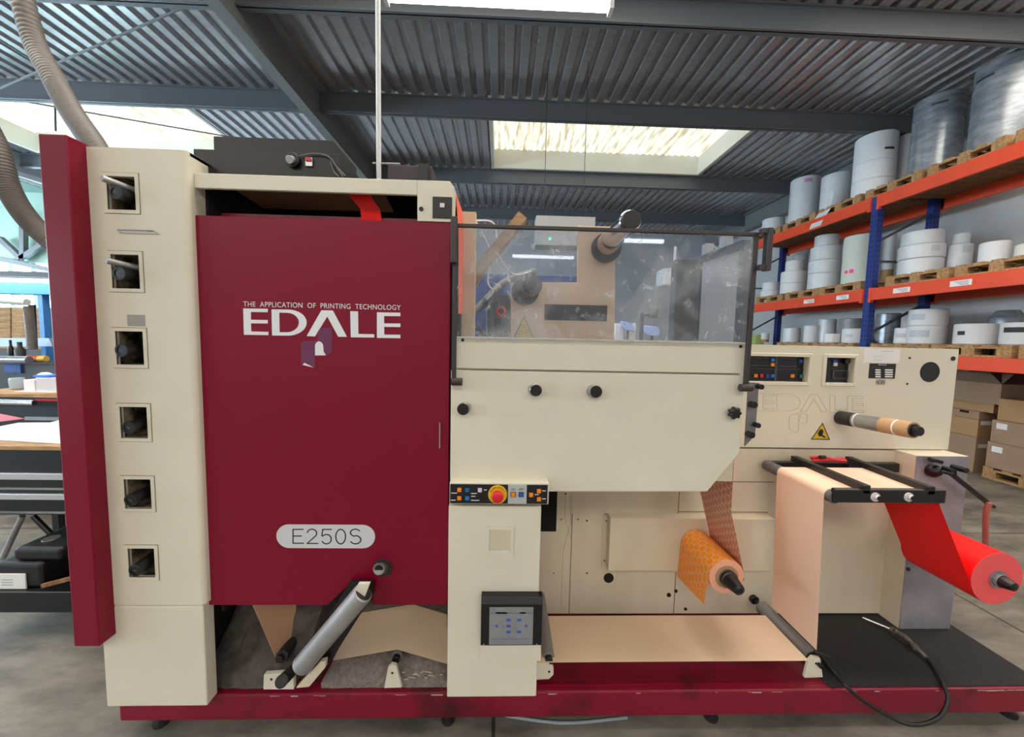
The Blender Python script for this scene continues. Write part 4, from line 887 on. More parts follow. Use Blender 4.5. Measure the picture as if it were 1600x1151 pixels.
# ================================================================== PALLET RACK WITH PAPER ROLLS
XR, XRb = 5.65, 6.6
LV = [(1.34, 1.50, 'lowest'), (2.30, 2.478, 'middle'), (3.68, 3.86, 'top')]
YU = [2.7, 5.82, 8.95]
rack = thing('pallet_rack', (XR + .45, 5.8, 0), 'tall pallet rack with blue uprights and orange beams along the right wall', 'pallet rack')
for y in YU:
    for x in (XR + .03, XRb - .05):
        k_ = M(); zt_ = 3.855
        k_.box(x - .05, x + .05, y - .05, y - .047, 0, zt_); k_.box(x - .05, x - .047, y - .047, y + .05, 0, zt_); k_.box(x + .047, x + .05, y - .047, y + .05, 0, zt_)
        up_o = k_.build('upright', blueup, rack)
        if y != 2.7:
            k_ = M(); zz = 1.45
            while zz < 3.6:
                for dx in (-.02, .02): k_.box(x + dx - .006, x + dx + .006, y - .0515, y - .0495, zz, zz + .035)
                for dy in (-.025, .02): k_.box(x - .0515, x - .0495, y + dy - .006, y + dy + .006, zz, zz + .035)
                zz += .075
            k_.build('slots', ink, up_o)['kind'] = 'stuff'
        k_ = M(); k_.box(x - .08, x + .08, y - .07, y + .07, 0, .01); k_.build('foot_plate', blueup, up_o)
    for za, zb in ((.3, 1.1), (1.75, 1.15), (1.8, 2.25), (2.9, 2.9), (3.2, 3.62)):
        k_ = M(); k_.bar((XR + .08, y, za), (XRb - .1, y, zb), .03, .03); k_.build('brace', mat('brace_grey', '565e68', .45, metal=.4), rack)
for y0, y1 in zip(YU, YU[1:]):
    for za, zb, nm in LV:
        for x in (XR, XRb):
            s = -1 if x == XR else 0
            k_ = M(); k_.box(x - .045 if s else x, x if s else x + .045, y0 + .05, y1 - .05, za, zb); bm_ = k_.build('beam', orange, rack, bevel=.004)
            k_ = M(); 
            for yy in (y0 + .052, y1 - .09): k_.box(x - .05 if s else x, x + .002 if s else x + .05, yy, yy + .04, za - .03, zb + .01)
            k_.build('beam_connector', orange, bm_)
        k_ = M(); n = 21
        for i in range(n):
            yy = y0 + .06 + (y1 - y0 - .12) * i / n; k_.box(XR + .002, XRb - .002, yy, yy + (y1 - y0 - .12) / n - .012, zb - .03, zb - .008)
        k_.build('deck_boards', deckwood, rack)
# labels on the beams
for x0, x1, y0, y1, zz in ((1396, 1422, 443, 455, 0), (1485, 1519, 429, 443, 0), (1307, 1326, 457, 468, 0), (1256, 1272, 466, 474, 0)):
    a, b = PX(x0, (y0 + y1) / 2, XR - .047), PX(x1, (y0 + y1) / 2, XR - .047); zc = (a.z + b.z) / 2
    la = M().box(XR - .0475, XR - .046, b.y, a.y, 2.36, 2.43).build('beam_label', label_w, rack)
    k_ = M(); 
    for j in range(4): k_.box(XR - .0482, XR - .0474, b.y + .03, b.y + (a.y - b.y) * (.5 + .1 * j), 2.37 + .014 * j, 2.374 + .014 * j)
    k_.build('label_print', ink, la)
ZS = [zb + .002 for _, zb, _ in LV]

def make_pallet(loc, label, L=.8, W=.95):
    t = thing('pallet', loc, label, 'pallet', 'wooden pallets')
    x, y, zz = loc
    for i in range(5):
        yy = y - L / 2 + i * (L - .1) / 4; k_ = M(); k_.box(x - W / 2, x + W / 2, yy, yy + .1, zz + .122, zz + .144); k_.build('top_board', wood, t)
    for i in range(3):
        xx = x - W / 2 + i * (W - .1) / 2; k_ = M(); k_.box(xx, xx + .1, y - L / 2, y + L / 2, zz + .1, zz + .121); k_.build('stringer_board', wood, t)
        k_ = M(); k_.box(xx, xx + .1, y - L / 2, y + L / 2, zz, zz + .022); k_.build('bottom_board', wood, t)
        for j in range(3):
            yy = y - L / 2 + j * (L - .13) / 2; k_ = M(); k_.box(xx, xx + .1, yy, yy + .13, zz + .022, zz + .1); k_.build('block', wood, t)
    return t
def dup(root, loc, label):
    r = root.copy(); COL.objects.link(r); r.location = loc; r['label'] = label
    for c_ in list(root.children):
        q_ = c_.copy(); COL.objects.link(q_); q_.parent = r
    return r
XPc = XR + .47
def py(x0, x1, yy): return (PX(x0, yy, XR).y + PX(x1, yy, XR).y) / 2
pal0 = make_pallet((XPc, 3.86, ZS[2]), 'pallet on the top shelf under the biggest silver-wrapped roll at the picture edge')
spots = [(4.74, 2, 'pallet on the top shelf under the second big silver-wrapped roll'),
 (5.61, 2, 'pallet on the top shelf under the bare white stack of three rolls'), (6.5, 2, 'pallet on the top shelf under the film-wrapped roll with trailing film'),
 (7.37, 2, 'pallet on the top shelf under the wrapped roll with a pink label'), (8.25, 2, 'pallet at the far left end of the top shelf'),
 (3.42, 1, 'pallet on the middle shelf cut by the right picture edge'), (4.3, 1, 'pallet on the middle shelf under the low white roll near the right'),
 (5.17, 1, 'pallet on the middle shelf under the wide film-wrapped rolls right of the blue upright'), (6.36, 1, 'pallet on the middle shelf under the ribbed roll with pink dots'),
 (7.17, 1, 'pallet on the middle shelf under the four stacked white rolls'), (8.05, 1, 'pallet on the middle shelf left under the three stacked small rolls'),
 (3.62, 0, 'pallet on the lowest shelf at the right picture edge above the boxes'), (4.48, 0, 'pallet on the lowest shelf just right of the instrument cabinet corner'),
 (5.31, 0, 'pallet on the lowest shelf behind the instrument cabinet'), (6.4, 0, 'pallet on the lowest shelf left of the blue upright'), (7.3, 0, 'pallet on the lowest shelf under the small cups')]
for yv, lv, lb in spots: dup(pal0, (XPc, yv, ZS[lv]), lb)

def elev_z(x, y, Yc, Xc, r):
    d = ray(x, y); h = math.hypot(Xc, Yc) - r; return CZ + d.z / math.hypot(d.x, d.y) * h
def roll(x0, x1, tops, lv, m, label, cat='paper roll', name='paper_roll', X=XPc, zb=None, rs=None, film=None, tag_lbl=None, group=None, labels=None):
    """one thing per roll of a stack; tops: sight lines of the top edges from the topmost down"""
    cx = (x0 + x1) / 2; ym = tops[0] + 25; c = PX(cx, ym, X); dep = (c - CAM).dot(fw); th = math.atan(abs(cx - 782) / F_PX)
    r = (x1 - x0) / 2 / F_PX * dep * math.cos(th); z0 = (ZS[lv] + .146) if zb is None else zb
    zt_s = [min(elev_z(cx, t, c.y, c.x, r), 4.95 if 5.7 < c.y < 6.8 else 5.2) for t in tops][::-1]; out = []
    labels = labels or [label]
    for i, zt_ in enumerate(zt_s):
        rr = r if not rs else r * rs[::-1][i]
        if zt_ - z0 < .05: zt_ = z0 + .08
        k_ = M(); H = zt_ - z0; e = .012
        k_.lathe((c.x, c.y, z0 + .001), (c.x, c.y, zt_), [(0, .08), (0, rr - e), (e, rr), (H - .001 - e, rr), (H - .001, rr - e), (H - .001, .08), (H * .3, .08)], 40, closed=False)
        t = thing(name, (c.x, c.y, z0), labels[::-1][i] if len(labels) > 1 else label, cat, group or 'paper rolls on the rack')
        k_.build('paper_body' if not film else 'wrapped_body', m, t)
        k_ = M(); k_.ring((c.x, c.y, z0 + .002), (c.x, c.y, zt_ - .002), .079, .07, 24); k_.build('core', card, t)
        if tag_lbl:
            for (lx, ly, lw, lh, lm) in tag_lbl:
                if ly is not None and not (z0 < CZ + 0 + elev_z(lx, ly, c.y, c.x, rr) - CZ < zt_): continue
                an = math.atan2(-c.y, -c.x) ; p = elev_z(lx, ly, c.y, c.x, rr)
                off = (lx - cx) / (x1 - x0) * 2; an2 = an + math.asin(max(-.85, min(.85, off)))
                k_ = M(); s = lw / rr; vs = []
                for q_ in range(7):
                    a_ = an2 - s / 2 + s * q_ / 6
                    for R_ in (rr + .0005, rr + .002): vs += [(c.x + R_ * math.cos(a_), c.y + R_ * math.sin(a_), p - lh / 2), (c.x + R_ * math.cos(a_), c.y + R_ * math.sin(a_), p + lh / 2)]
                fs = []
                for q_ in range(6): b0 = q_ * 4; fs += [(b0 + 2, b0 + 3, b0 + 7, b0 + 6), (b0, b0 + 4, b0 + 5, b0 + 1), (b0 + 1, b0 + 5, b0 + 7, b0 + 3), (b0, b0 + 2, b0 + 6, b0 + 4)]
                fs += [(0, 1, 3, 2), (24, 26, 27, 25)]
                k_.add(vs, fs); k_.build('label', lm, t)
        out.append(t); z0 = zt_ + .0005
    return out
ribbed = mat('ribbed_paper_wrap', 'd6dad2', .55, var=.06, scale=10, stretch=(6, 6, .4))
LG = mat('faint_print_label', 'c4c8d0', .5); DK = mat('dark_print', '33343a', .6)
# top shelf
roll(1517, 1640, [82], 2, silverwrap, 'biggest silver-wrapped roll on the top shelf, cut by the right picture edge', tag_lbl=[(1536, 118, .2, .03, DK)])
roll(1424, 1513, [143], 2, silverwrap, 'second big silver-wrapped roll on the top shelf, left of the biggest', tag_lbl=[(1468, 160, .16, .025, DK)])
roll(1334, 1406, [191, 248, 276], 2, white, '', labels=['topmost of the three bare white rolls stacked on the top shelf', 'middle of the three bare white rolls stacked on the top shelf', 'bottom of the three bare white rolls stacked on the top shelf'], tag_lbl=[(1392, 228, .14, .035, DK)], X=XR + .34)
roll(1404, 1432, [199], 2, white, 'white roll half hidden between the stack of three and the big silver roll', X=XPc + .28)
roll(1281, 1334, [268], 2, whitefilm, 'white roll wrapped in loose clear film beside the stack of three on the top shelf', film=1)
roll(1233, 1283, [274], 2, whitefilm, 'shiny film-wrapped roll with a pink label on the top shelf', film=1, tag_lbl=[(1262, 281, .12, .07, mat('pink_label', 'c98ab8', .5))])
roll(1189, 1226, [339], 2, white, 'low white roll at the far left end of the top shelf')
# middle shelf
roll(1264, 1318, [364, 382, 404, 425], 1, whitefilm, '', rs=[.76, .95, 1, 1], labels=['small topmost roll of the four-high stack on the middle shelf', 'second roll from the top of the four-high stack on the middle shelf', 'third roll from the top of the four-high stack on the middle shelf', 'bottom roll of the four-high stack on the middle shelf'])
roll(1316, 1372, [365], 1, ribbed, 'tall ribbed white roll with two pink dots left of the blue upright', tag_lbl=[(1325, 424, .05, .05, pinkdot), (1333, 423, .06, .06, pinkdot), (1325, 412, .03, .03, mat('yellow_dot', 'e6e040', .5))])
roll(1380, 1398, [366], 1, whitefilm, 'dim wrapped roll behind the blue upright on the middle shelf', X=XRb - .2)
roll(1402, 1479, [358, 380, 402], 1, whitefilm, '', rs=[.93, 1.03, 1], labels=['top roll of the wide three-high stack right of the blue upright', 'bulging film-wrapped middle roll of the wide three-high stack', 'bottom roll of the wide three-high stack right of the blue upright'], tag_lbl=[(1462, 386, .1, .08, LG)])
roll(1478, 1522, [363, 380], 1, whitefilm, '', rs=[.7, 1], X=XPc + .3, labels=['small roll on top of the grey film bundle on the middle shelf', 'grey film-wrapped bundle behind the wide stack on the middle shelf'], tag_lbl=[(1512, 388, .1, .1, LG)])
roll(1526, 1580, [376], 1, white, 'plain low white roll on the middle shelf near the right')
roll(1582, 1630, [379], 1, mat('warm_white_paper', 'e2ddd4', .6), 'low warm-white roll on the middle shelf at the right picture edge')
roll(1219, 1262, [405, 422, 441], 1, white, '', rs=[.7, 1, 1], labels=['small roll on top of the three-high white stack left of the four-high stack', 'middle roll of the three-high white stack on the middle shelf', 'bottom roll of the three-high white stack on the middle shelf'])
roll(1236, 1262, [397], 1, mat('grey_paper', 'b8b8b8', .6), 'dim grey roll behind the three-high white stack', X=XPc + .3)
roll(1187, 1219, [440, 453], 1, white, '', rs=[.85, 1], labels=['upper of the two small white rolls at the left end of the middle shelf', 'lower of the two small white rolls at the left end of the middle shelf'])
# lowest shelf
roll(1486, 1564, [505], 0, white, 'flat wide white roll on the lowest shelf right of the cabinet corner', tag_lbl=[(1500, 520, .08, .05, DK)])
roll(1558, 1640, [503], 0, white, 'flat wide white roll with black print on the lowest shelf at the picture edge', tag_lbl=[(1586, 515, .22, .06, DK)])
roll(1416, 1482, [482, 509], 0, white, '', labels=['upper roll of the labelled white pair above the instrument cabinet', 'lower roll of the labelled white pair above the instrument cabinet'], tag_lbl=[(1432, 495, .16, .08, LG), (1436, 521, .22, .1, LG)])
roll(1395, 1422, [512], 0, white, 'small labelled white roll beside the labelled pair', tag_lbl=[(1406, 524, .12, .06, LG)], X=XPc - .12)
roll(1410, 1426, [487], 0, white, 'grey-white roll half hidden behind the labelled pair', X=XPc + .25)
roll(1366, 1408, [489], 0, silverwrap, 'crumpled silver film bundle right of the blue upright on the lowest shelf', name='film_bundle', cat='film bundle', X=XPc + .22)
roll(1313, 1354, [513], 0, white, 'white roll with a printed label left of the blue upright on the lowest shelf', tag_lbl=[(1325, 524, .1, .05, LG)])
roll(1308, 1352, [497], 0, mat('grey_film', 'a39f9d', .35, var=.2, scale=9), 'grey film-wrapped roll behind the printed white roll on the lowest shelf', X=XPc + .3)
roll(1284, 1312, [521], 0, white, 'small plain white roll left of the printed roll on the lowest shelf', X=XPc - .2)
roll(1276, 1306, [498], 0, whitefilm, 'wrapped pale roll behind the small plain roll on the lowest shelf', X=XPc + .2)
roll(1254, 1280, [508], 0, white, 'narrow white container on the lowest shelf near the rear upright')
roll(1222, 1250, [512], 0, whitefilm, 'cloudy clear container on the lowest shelf at the rear upright')
roll(1188, 1200, [520], 0, white, 'small white cup beside the lime box on the lowest shelf')
a, b = PX(1176, 520, XPc), PX(1188, 520, XPc)
k_ = M(); k_.box(XPc - .1, XPc + .1, b.y, a.y, ZS[0] + .001, ZS[0] + .32); tag(k_.build('lime_box', fluogreen, bevel=.006), 'lime green box at the far left of the lowest shelf', 'box')
a, b = PX(1537, 490, XPc + .2), PX(1590, 490, XPc + .2)
k_ = M(); k_.lathe((XPc + .44, (a.y + b.y) / 2 + .1, ZS[0] + .15), (XPc + .44, (a.y + b.y) / 2 + .1, ZS[0] + .6), [(0, .15), (.1, .17), (.2, .14), (.35, .16), (.45, .1)], 24); tag(k_.build('film_bundle', silverwrap), 'heap of grey stretch film behind the flat rolls at the right', 'film bundle')
# trailing film hanging from the wrapped roll
k_ = M(); A = [PX(1303, 300, XR + .05), PX(1298, 325, XR + .0), PX(1285, 345, XR - .05), PX(1282, 352, XR - .052)]; B = [p + Vector((0, .25, 0)) for p in A]; B[0] = B[0] + Vector((0, -.15, .1)); k_.sheet(A, B, .003)
tag(k_.build('hanging_film', whitefilm), 'loose clear film trailing from a wrapped roll down over the top beam', 'film')

# cardboard boxes standing below the rack
def cbox(x0, x1, y0, y1, z0, z1, m, label, flaps=False, lbl=None, tape=True, slot=None):
    t = thing('cardboard_box', ((x0 + x1) / 2, (y0 + y1) / 2, z0), label, 'cardboard box', 'cardboard boxes below the rack')
    k_ = M(); g_ = .0015
    if flaps:
        k_.box(x0, x1, y0, y1, z0, z0 + .01); e = .012
        for q in ((x0, x0 + e, y0, y1), (x1 - e, x1, y0, y1), (x0 + e, x1 - e, y0, y0 + e), (x0 + e, x1 - e, y1 - e, y1)): k_.box(q[0], q[1], q[2], q[3], z0 + .01, z1)
        k_.build('box_body', m, t)
        k_ = M(); fh = min(.2, 1.325 - z1); k_.prism([(x0, y0, z1), (x0, y1, z1), (x0 + .14, y1, z1 + fh * .8), (x0 + .14, y0, z1 + fh * .8)], (.004, 0, .004)); k_.build('flap', m, t)
        k_ = M(); k_.prism([(x0, y0, z1), (x1, y0, z1), (x1, y0 + .12, z1 + fh * .85), (x0, y0 + .12, z1 + fh * .85)], (0, .004, .004)); k_.build('flap', carddark, t)
        k_ = M(); k_.prism([(x1, y0, z1), (x1, y1, z1), (x1 + .1, y1, z1 + fh), (x1 + .1, y0, z1 + fh)], (.004, 0, .004)); k_.build('flap', carddark, t)
    else:
        k_.box(x0, x1, y0, y1, z0, z1 - g_); k_.build('box_body', m, t, bevel=.004)
        if tape: M().box((x0 + x1) / 2 - .03, (x0 + x1) / 2 + .03, y0 + .001, y1 - .001, z1 - g_, z1 - g_ + .0008).build('tape', mat('brown_tape', 'a5744a', .35), t)
    if lbl:
        for (f, u, v, a_, b_) in lbl:
            k_ = M()
            if f == 'x': yy = y1 - (y1 - y0) * u; k_.box(x0 - .001, x0, yy - a_, yy, z0 + (z1 - z0) * v, z0 + (z1 - z0) * v + b_)
            else: xx = x0 + (x1 - x0) * u; k_.box(xx, xx + a_, y0 - .001, y0, z0 + (z1 - z0) * v, z0 + (z1 - z0) * v + b_)
            k_.build('label', label_w, t)
    if slot: k_ = M(); yy = y1 - (y1 - y0) * slot; k_.box(x0 - .001, x0, yy - .1, yy, z0 + (z1 - z0) * .62, z0 + (z1 - z0) * .62 + .03); k_.build('hand_hole', dark, t)
    return t
XA = XR + .5
c0 = PX(1531, 640, XA); yA = c0.y; hz = lambda x, y: PX(x, y, XA).z
seq = [(705, None), (680, 0), (656, 0), (643, 0), (629, 0), (595, 0)]
zs_ = [hz(1531, y) for y in (735, 684, 656, 643, 628.5, 597)]
zs_[0] = 0
names = ['bottom box of the left box stack beside the cabinet', 'second box from the bottom of the left box stack, with a white side label', 'slim box with a hand hole in the left stack', 'shallow box just under the open top box', 'open-flapped box on top of the left box stack']
for i in range(5):
    cbox(XA + (.0, .0, .0, .02, -.02)[i], XA + .62 + (0, 0, 0, .02, .06)[i], yA + (0, 0, 0, -.12, -.2)[i], yA + .75, zs_[i] + .001, zs_[i + 1], (card2, card, card2, card, card2)[i], names[i], flaps=i == 4, lbl=[('y', .05, .7, .2, .05)] if i in (0, 1) else None, slot=.72 if i == 2 else None)
# right stack on its pallet
XB2 = XR + .42
cF = PX(1549, 640, XB2); yB1 = cF.y; zP = .16
h2 = lambda y: PX(1552, y, XB2).z
make = dup(pal0, (XB2 + .48, yB1 - .42 + .04, 0.0), 'floor pallet carrying the right stack of cardboard boxes below the rack')
zz = [.146, h2(690), h2(655), h2(621)]
for i, (nm) in enumerate(('bottom box of the right stack on the floor pallet, with small white label', 'middle box of the right stack, with small white label near its corner', 'top box of the right stack below the orange beam')):
    cbox(XB2 + (0, 0, .03)[i], XB2 + .55, yB1 - .78, yB1 + (0, -.02, -.04)[i], zz[i] + .001, zz[i + 1], (card2, card2, card)[i], nm, lbl=[('x', .06, .62, .1, .07)] if i < 2 else None)
cbox(XB2 + .0, XB2 + .45, yB1 - 1.32, yB1 - .8, .001, zz[2] * .9, card2, 'cardboard box cut by the right picture edge beside the right stack')

# ================================================================== LAMPS, HEATER, HOSES
def tube_lamp(x0, x1, y, zz, label, hang=True, w_=.07, rt_=.024):
    t = thing('ceiling_lamp', ((x0 + x1) / 2, y, zz), label, 'lamp', 'fluorescent ceiling lamps')
    k_ = M(); k_.box(x0, x1, y - w_ / 2, y + w_ / 2, zz + .045, zz + .09); k_.build('housing', lampbody, t, bevel=.004)
    k_ = M(); k_.cyl((x0 + .01, y, zz + .02), (x1 - .01, y, zz + .02), rt_, 18); k_.build('diffuser', tube_m, t)
    for x in (x0 + .0, x1 - .02): M().box(x, x + .02, y - .03, y + .03, zz - .008, zz + .046).build('end_cap', lampbody, t)
    for x in (x0 + .2, x1 - .2): M().cyl((x, y, zz + .09), (x, y, RZ), .004, 8).build('suspension_rod', steel, t)
    return t
q0, q1 = P(600, 4, 2.05), P(957, 14, 2.05)
tube_lamp(q0.x, q1.x, 2.05, (q0.z + q1.z) / 2 - .0, 'lit fluorescent lamp hanging above the press at the top of the picture', w_=.12)
def mirrored(x, y, zz): p = P(x, y, GY - .002); d = ray(x, y); t_ = (zz - p.z) / d.z; return Vector((p.x + d.x * t_, p.y - d.y * t_, zz))
m0, m1 = mirrored(800, 401, 4.0), mirrored(897, 403, 4.0); m2, m3 = mirrored(975, 376, 4.0), mirrored(1036, 379, 4.0)
tube_lamp(m0.x, m1.x, (m0.y + m1.y) / 2, 4.0, 'lit fluorescent lamp behind the viewer, mirrored in the clear guard', rt_=.05)
tube_lamp(m2.x, m3.x, (m2.y + m3.y) / 2, 4.0, 'second lit fluorescent lamp behind the viewer, to the right', rt_=.05)
# hanging grey unit heater
a, b = P(838, 336, 5.2), P(929, 385, 5.2)
t = thing('hanging_heater', ((a.x + b.x) / 2, 5.3, b.z), 'flat grey box hanging on two thin wires behind the guard', 'heater')
M().box(a.x, b.x, 5.2, 5.5, b.z, a.z).build('case', mat('heater_grey', '9a9b9c', .5), t, bevel=.006)
for x, yb in ((850, 178), (911, 182)):
    p = P(x + (0), 336, 5.3); M().cyl((p.x, 5.3, a.z), (p.x, 5.3, RZ), .004, 8).build('wire', black, t)
c = P(859, 373, 5.2); M().cyl((c.x, 5.2, c.z), (c.x, 5.19, c.z), .015, 12).build('indicator_light', green_led, t)
# ribbed ducts on the left
def duct(pts, r, label):
    sp = smooth_pts([P(*p) for p in pts], 40); rd = [r * (1 + .055 * math.sin(i * 2.1)) for i in range(len(sp))]
    k_ = M(); k_.tube(sp, r, 16, rads=rd); tag(k_.build('ribbed_duct', hose_m), label, 'duct')
duct([(-20, -190, 2.6), (20, -60, 2.6), (52, 60, 2.6), (82, 120, 2.5), (112, 175, 2.4), (150, 232, 2.3), (185, 300, 2.25), (200, 380, 2.2)], .055, 'thick ribbed grey duct curving down behind the crimson end cover at top left')
duct([(-190, 60, 2.3), (-60, 150, 2.3), (-10, 220, 2.3), (12, 290, 2.3), (38, 335, 2.3), (75, 372, 2.3), (140, 420, 2.3)], .05, 'second ribbed grey duct lower down at the left picture edge')

# ================================================================== LEFT BACKGROUND
# workbench with drawers in front
YW = 2.15
a, b = P(-60, 702, YW), P(150, 804, YW)
wb = thing('workbench', (a.x, YW + .4, 0), 'black drawer workbench with silver drawer handles and crossed tube legs at left', 'workbench')
xw0, xw1 = a.x, P(165, 700, YW).x
zt_ = P(50, 702, YW).z; zbm_ = P(50, 804, YW).z
M().box(xw0, xw1, YW, YW + .7, zbm_, zt_).build('drawer_body', black, wb, bevel=.004)
M().box(xw0, xw1 + .01, YW - .015, YW + .72, zt_ + .001, P(50, 696, YW).z).build('top_board', wood, wb)
for y0, y1 in ((738, 748), (770, 779)):
    k_ = M(); k_.box(xw0, xw1, YW - .016, YW, P(50, y1, YW).z, P(50, y0, YW).z); k_.build('drawer_handle', mat('satin_aluminium', 'c9cbd0', .35, metal=.5), wb, bevel=.003)
for y in (763, 800): k_ = M(); k_.box(xw0, xw1, YW - .004, YW, P(50, y + 1.6, YW).z, P(50, y - 1.6, YW).z); k_.build('drawer_trim', steel, wb)
ztray = .235
for p_, q_ in (((35, 806), (4, 872)), ((52, 806), (108, 862))):
    A_ = P(*p_, YW + .05); B_ = P(*q_, YW + .05); k_ = M(); k_.tube([A_, A_ + (B_ - A_) * 1.35], .014, 12); k_.build('leg', alu if p_[0] < 40 else blackm, wb)
tA, tB = P(-40, 924, 1.95), P(172, 957, 1.95)
k_ = M(); k_.box(tA.x, tB.x, 1.95, 2.6, tB.z + .001, P(50, 925, 1.95).z); k_.build('lower_tray', blackm, wb, bevel=.004)
for x in (xw0 + .03, xw1 - .022):
    for y in (2.0, 2.55): M().box(x - .02, x + .02, y - .02, y + .02, 0, zbm_ - .0).build('post', blackm, wb)
zt2 = P(50, 696, YW).z + .0005
random.seed(11)
for i, (x, y, rz, m_, lb) in enumerate(((-2.95, 2.5, .1, white, 'white printed sheet lying on the workbench nearest the left edge'), (-2.62, 2.42, -.15, white, 'white printed sheet on the workbench near the crimson cover'), (-2.75, 2.68, .3, white, 'white sheet lying at the back of the workbench'), (-3.7, 2.7, -.4, mat('magenta_sheet', 'b0304e', .5), 'dark pink sheet at the back left of the workbench'))):
    k_ = M(); cs, sn = math.cos(rz), math.sin(rz); W_, H_ = .3, .21
    k_.prism([(x + u * cs - v * sn, y + u * sn + v * cs, zt2 + .002 * i) for u, v in ((-W_, -H_), (W_, -H_), (W_, H_), (-W_, H_))], (0, 0, .001)); o = k_.build('paper_sheet', m_); tag(o, lb, 'paper sheet', 'sheets on the workbench')
    if i < 2:
        k_ = M()
        for j in range(3): v = -.1 + .09 * j; k_.prism([(x + u * cs - vv * sn, y + u * sn + vv * cs, zt2 + .002 * i + .0011) for u, vv in ((-.2, v), (.2, v + .02), (.2, v + .024), (-.2, v + .004))], (0, 0, .0003))
        k_.build('pencil_lines', G, o)
# things in the tray
zty = P(50, 925, 1.95).z + .001
a, b = P(0, 893, 1.98), P(66, 925, 1.98)
bx_ = thing('battery_case', (b.x - .2, 2.1, zty), 'black moulded tool case with white label in the lower tray of the workbench', 'tool case')
k_ = M(); x1c = P(66, 900, 1.98).x; k_.box(tA.x + .06, x1c, 1.98, 2.3, zty, P(30, 880, 1.98).z); k_.build('case_body', black, bx_, bevel=.02, seg=3)
k_ = M(); k_.box(P(12, 880, 1.98).x, P(88, 862, 1.98).x, 2.0, 2.25, P(30, 880, 1.98).z + .0, P(40, 860, 1.98).z); k_.build('case_lid', black, bx_, bevel=.02, seg=3)
c = P(68, 864, 2.0); k_ = M(); k_.cyl((P(64, 862, 2.05).x, 2.1, P(40, 860, 1.98).z - .002), (P(64, 862, 2.05).x, 2.1, P(40, 860, 1.98).z + .004), .035, 24); k_.build('silver_disc', steel, bx_)
a, b = P(-20, 896, 1.975), P(42, 924, 1.975); lb_ = M().box(a.x, b.x, 1.972, 1.978, zty + .002, a.z).build('label', label_w, bx_)
k_ = M()
for y in (905, 909, 913): q0_, q1_ = P(2, y, 1.971), P(20, y + 1, 1.971); k_.box(q0_.x, q1_.x, 1.9708, 1.9718, q1_.z, q0_.z - .002)
k_.build('label_print', ink, lb_)
k_ = M(); k_.bar(P(66, 915, 1.97) + Vector((0, 0, .0)), P(112, 903, 1.97), .02, .012, (0, 1, 0)); o = k_.build('wood_stick', deckwood); tag(o, 'thin wooden stick leaning in the lower tray beside the black case', 'stick')
a, b = P(104, 886, 2.2), P(118, 912, 2.2); k_ = M(); k_.box(a.x, b.x + .1, 2.2, 2.4, zty, a.z); tag(k_.build('blue_container', bluem, bevel=.008), 'blue container in the tray half hidden by the crimson cover', 'container')
# second tool trolley behind
YT2 = 3.3
a, b = P(-60, 618, YT2), P(95, 668, YT2)
tt = thing('tool_trolley', (a.x, YT2 + .4, 0), 'black tool trolley with wooden top and silver push bar behind the workbench', 'tool trolley')
zt3 = P(50, 620, YT2).z
xt1 = P(112, 640, YT2).x
M().box(a.x, xt1, YT2, YT2 + .7, .12, zt3).build('drawer_body', mat('blue_black_steel', '14151f', .4), tt, bevel=.006)
M().box(a.x, xt1 + .02, YT2 - .02, YT2 + .72, zt3, P(50, 615, YT2).z).build('top_board', wood, tt)
k_ = M(); k_.tube([P(-60, 626, YT2 - .1), P(54, 629, YT2 - .1)], .022, 14); k_.build('push_bar', chrome, tt)
k_ = M(); k_.box(P(56, 625, YT2).x, xt1, YT2 - .006, YT2, P(70, 626, YT2).z, P(70, 623, YT2).z); k_.build('red_trim', redb, tt)
k_ = M(); k_.box(P(41, 655, YT2).x, xt1, YT2 - .012, YT2, P(70, 656, YT2).z, P(70, 651, YT2).z); k_.build('drawer_handle', steel, tt)
for x in (a.x + .05, xt1 - .05):
    for y in (YT2 + .06, YT2 + .62): M().cyl((x - .015, y, .06), (x + .015, y, .06), .06, 20).build('wheel', darkrubber, tt)
z3 = P(50, 615, YT2).z + .0005
def sbox(name, x0, y0, x1, y1, Y, d, m_, label, cat, z0=None, bevel=.004):
    a, b = P(x0, y0, Y), P(x1, y1, Y); k_ = M(); k_.box(a.x, b.x, Y, Y + d, b.z if z0 is None else z0, a.z); return tag(k_.build(name, m_, bevel=bevel), label, cat)
sbox('tissue_box', 36, 593, 54, 600, YT2 + .1, .2, white, 'small white box on the tool trolley, left of the longer box', 'box', z3)
sbox('tissue_box', 55, 590, 92, 600, YT2 + .1, .2, mat('grey_white_carton', 'c9c9cf', .6), 'longer pale carton on the tool trolley next to the crimson cover', 'box', z3)
o = sbox('blue_cloth', 50, 586, 76, 590, YT2 + .12, .15, mat('bright_blue_cloth', '2f74dc', .7), 'bright blue cloth lying on the pale carton', 'cloth', bevel=.01)
c = P(43, 588, YT2 + .2); c.x = P(45, 588, YT2 + .1).x + .02; k_ = M(); k_.lathe((c.x, YT2 + .2, P(36, 593, YT2 + .1).z + .0005), (c.x, YT2 + .2, c.z + .02), [(0, .03), (.01, .05), (.04, .045), (.055, .02)], 20); tag(k_.build('tissue_wad', white), 'crumpled white tissue on the small white box', 'tissue')
c = P(15, 592, YT2 + .2); k_ = M(); k_.lathe((c.x, YT2 + .25, z3), (c.x, YT2 + .25, P(15, 582, YT2 + .2).z), [(0, .03), (.005, .045), (.08, .05), (.1, .046)], 24); tag(k_.build('glass_jar', mat('greyish_glass', 'a5b4bf', .15)), 'greyish glass jar on the tool trolley at the left', 'jar')
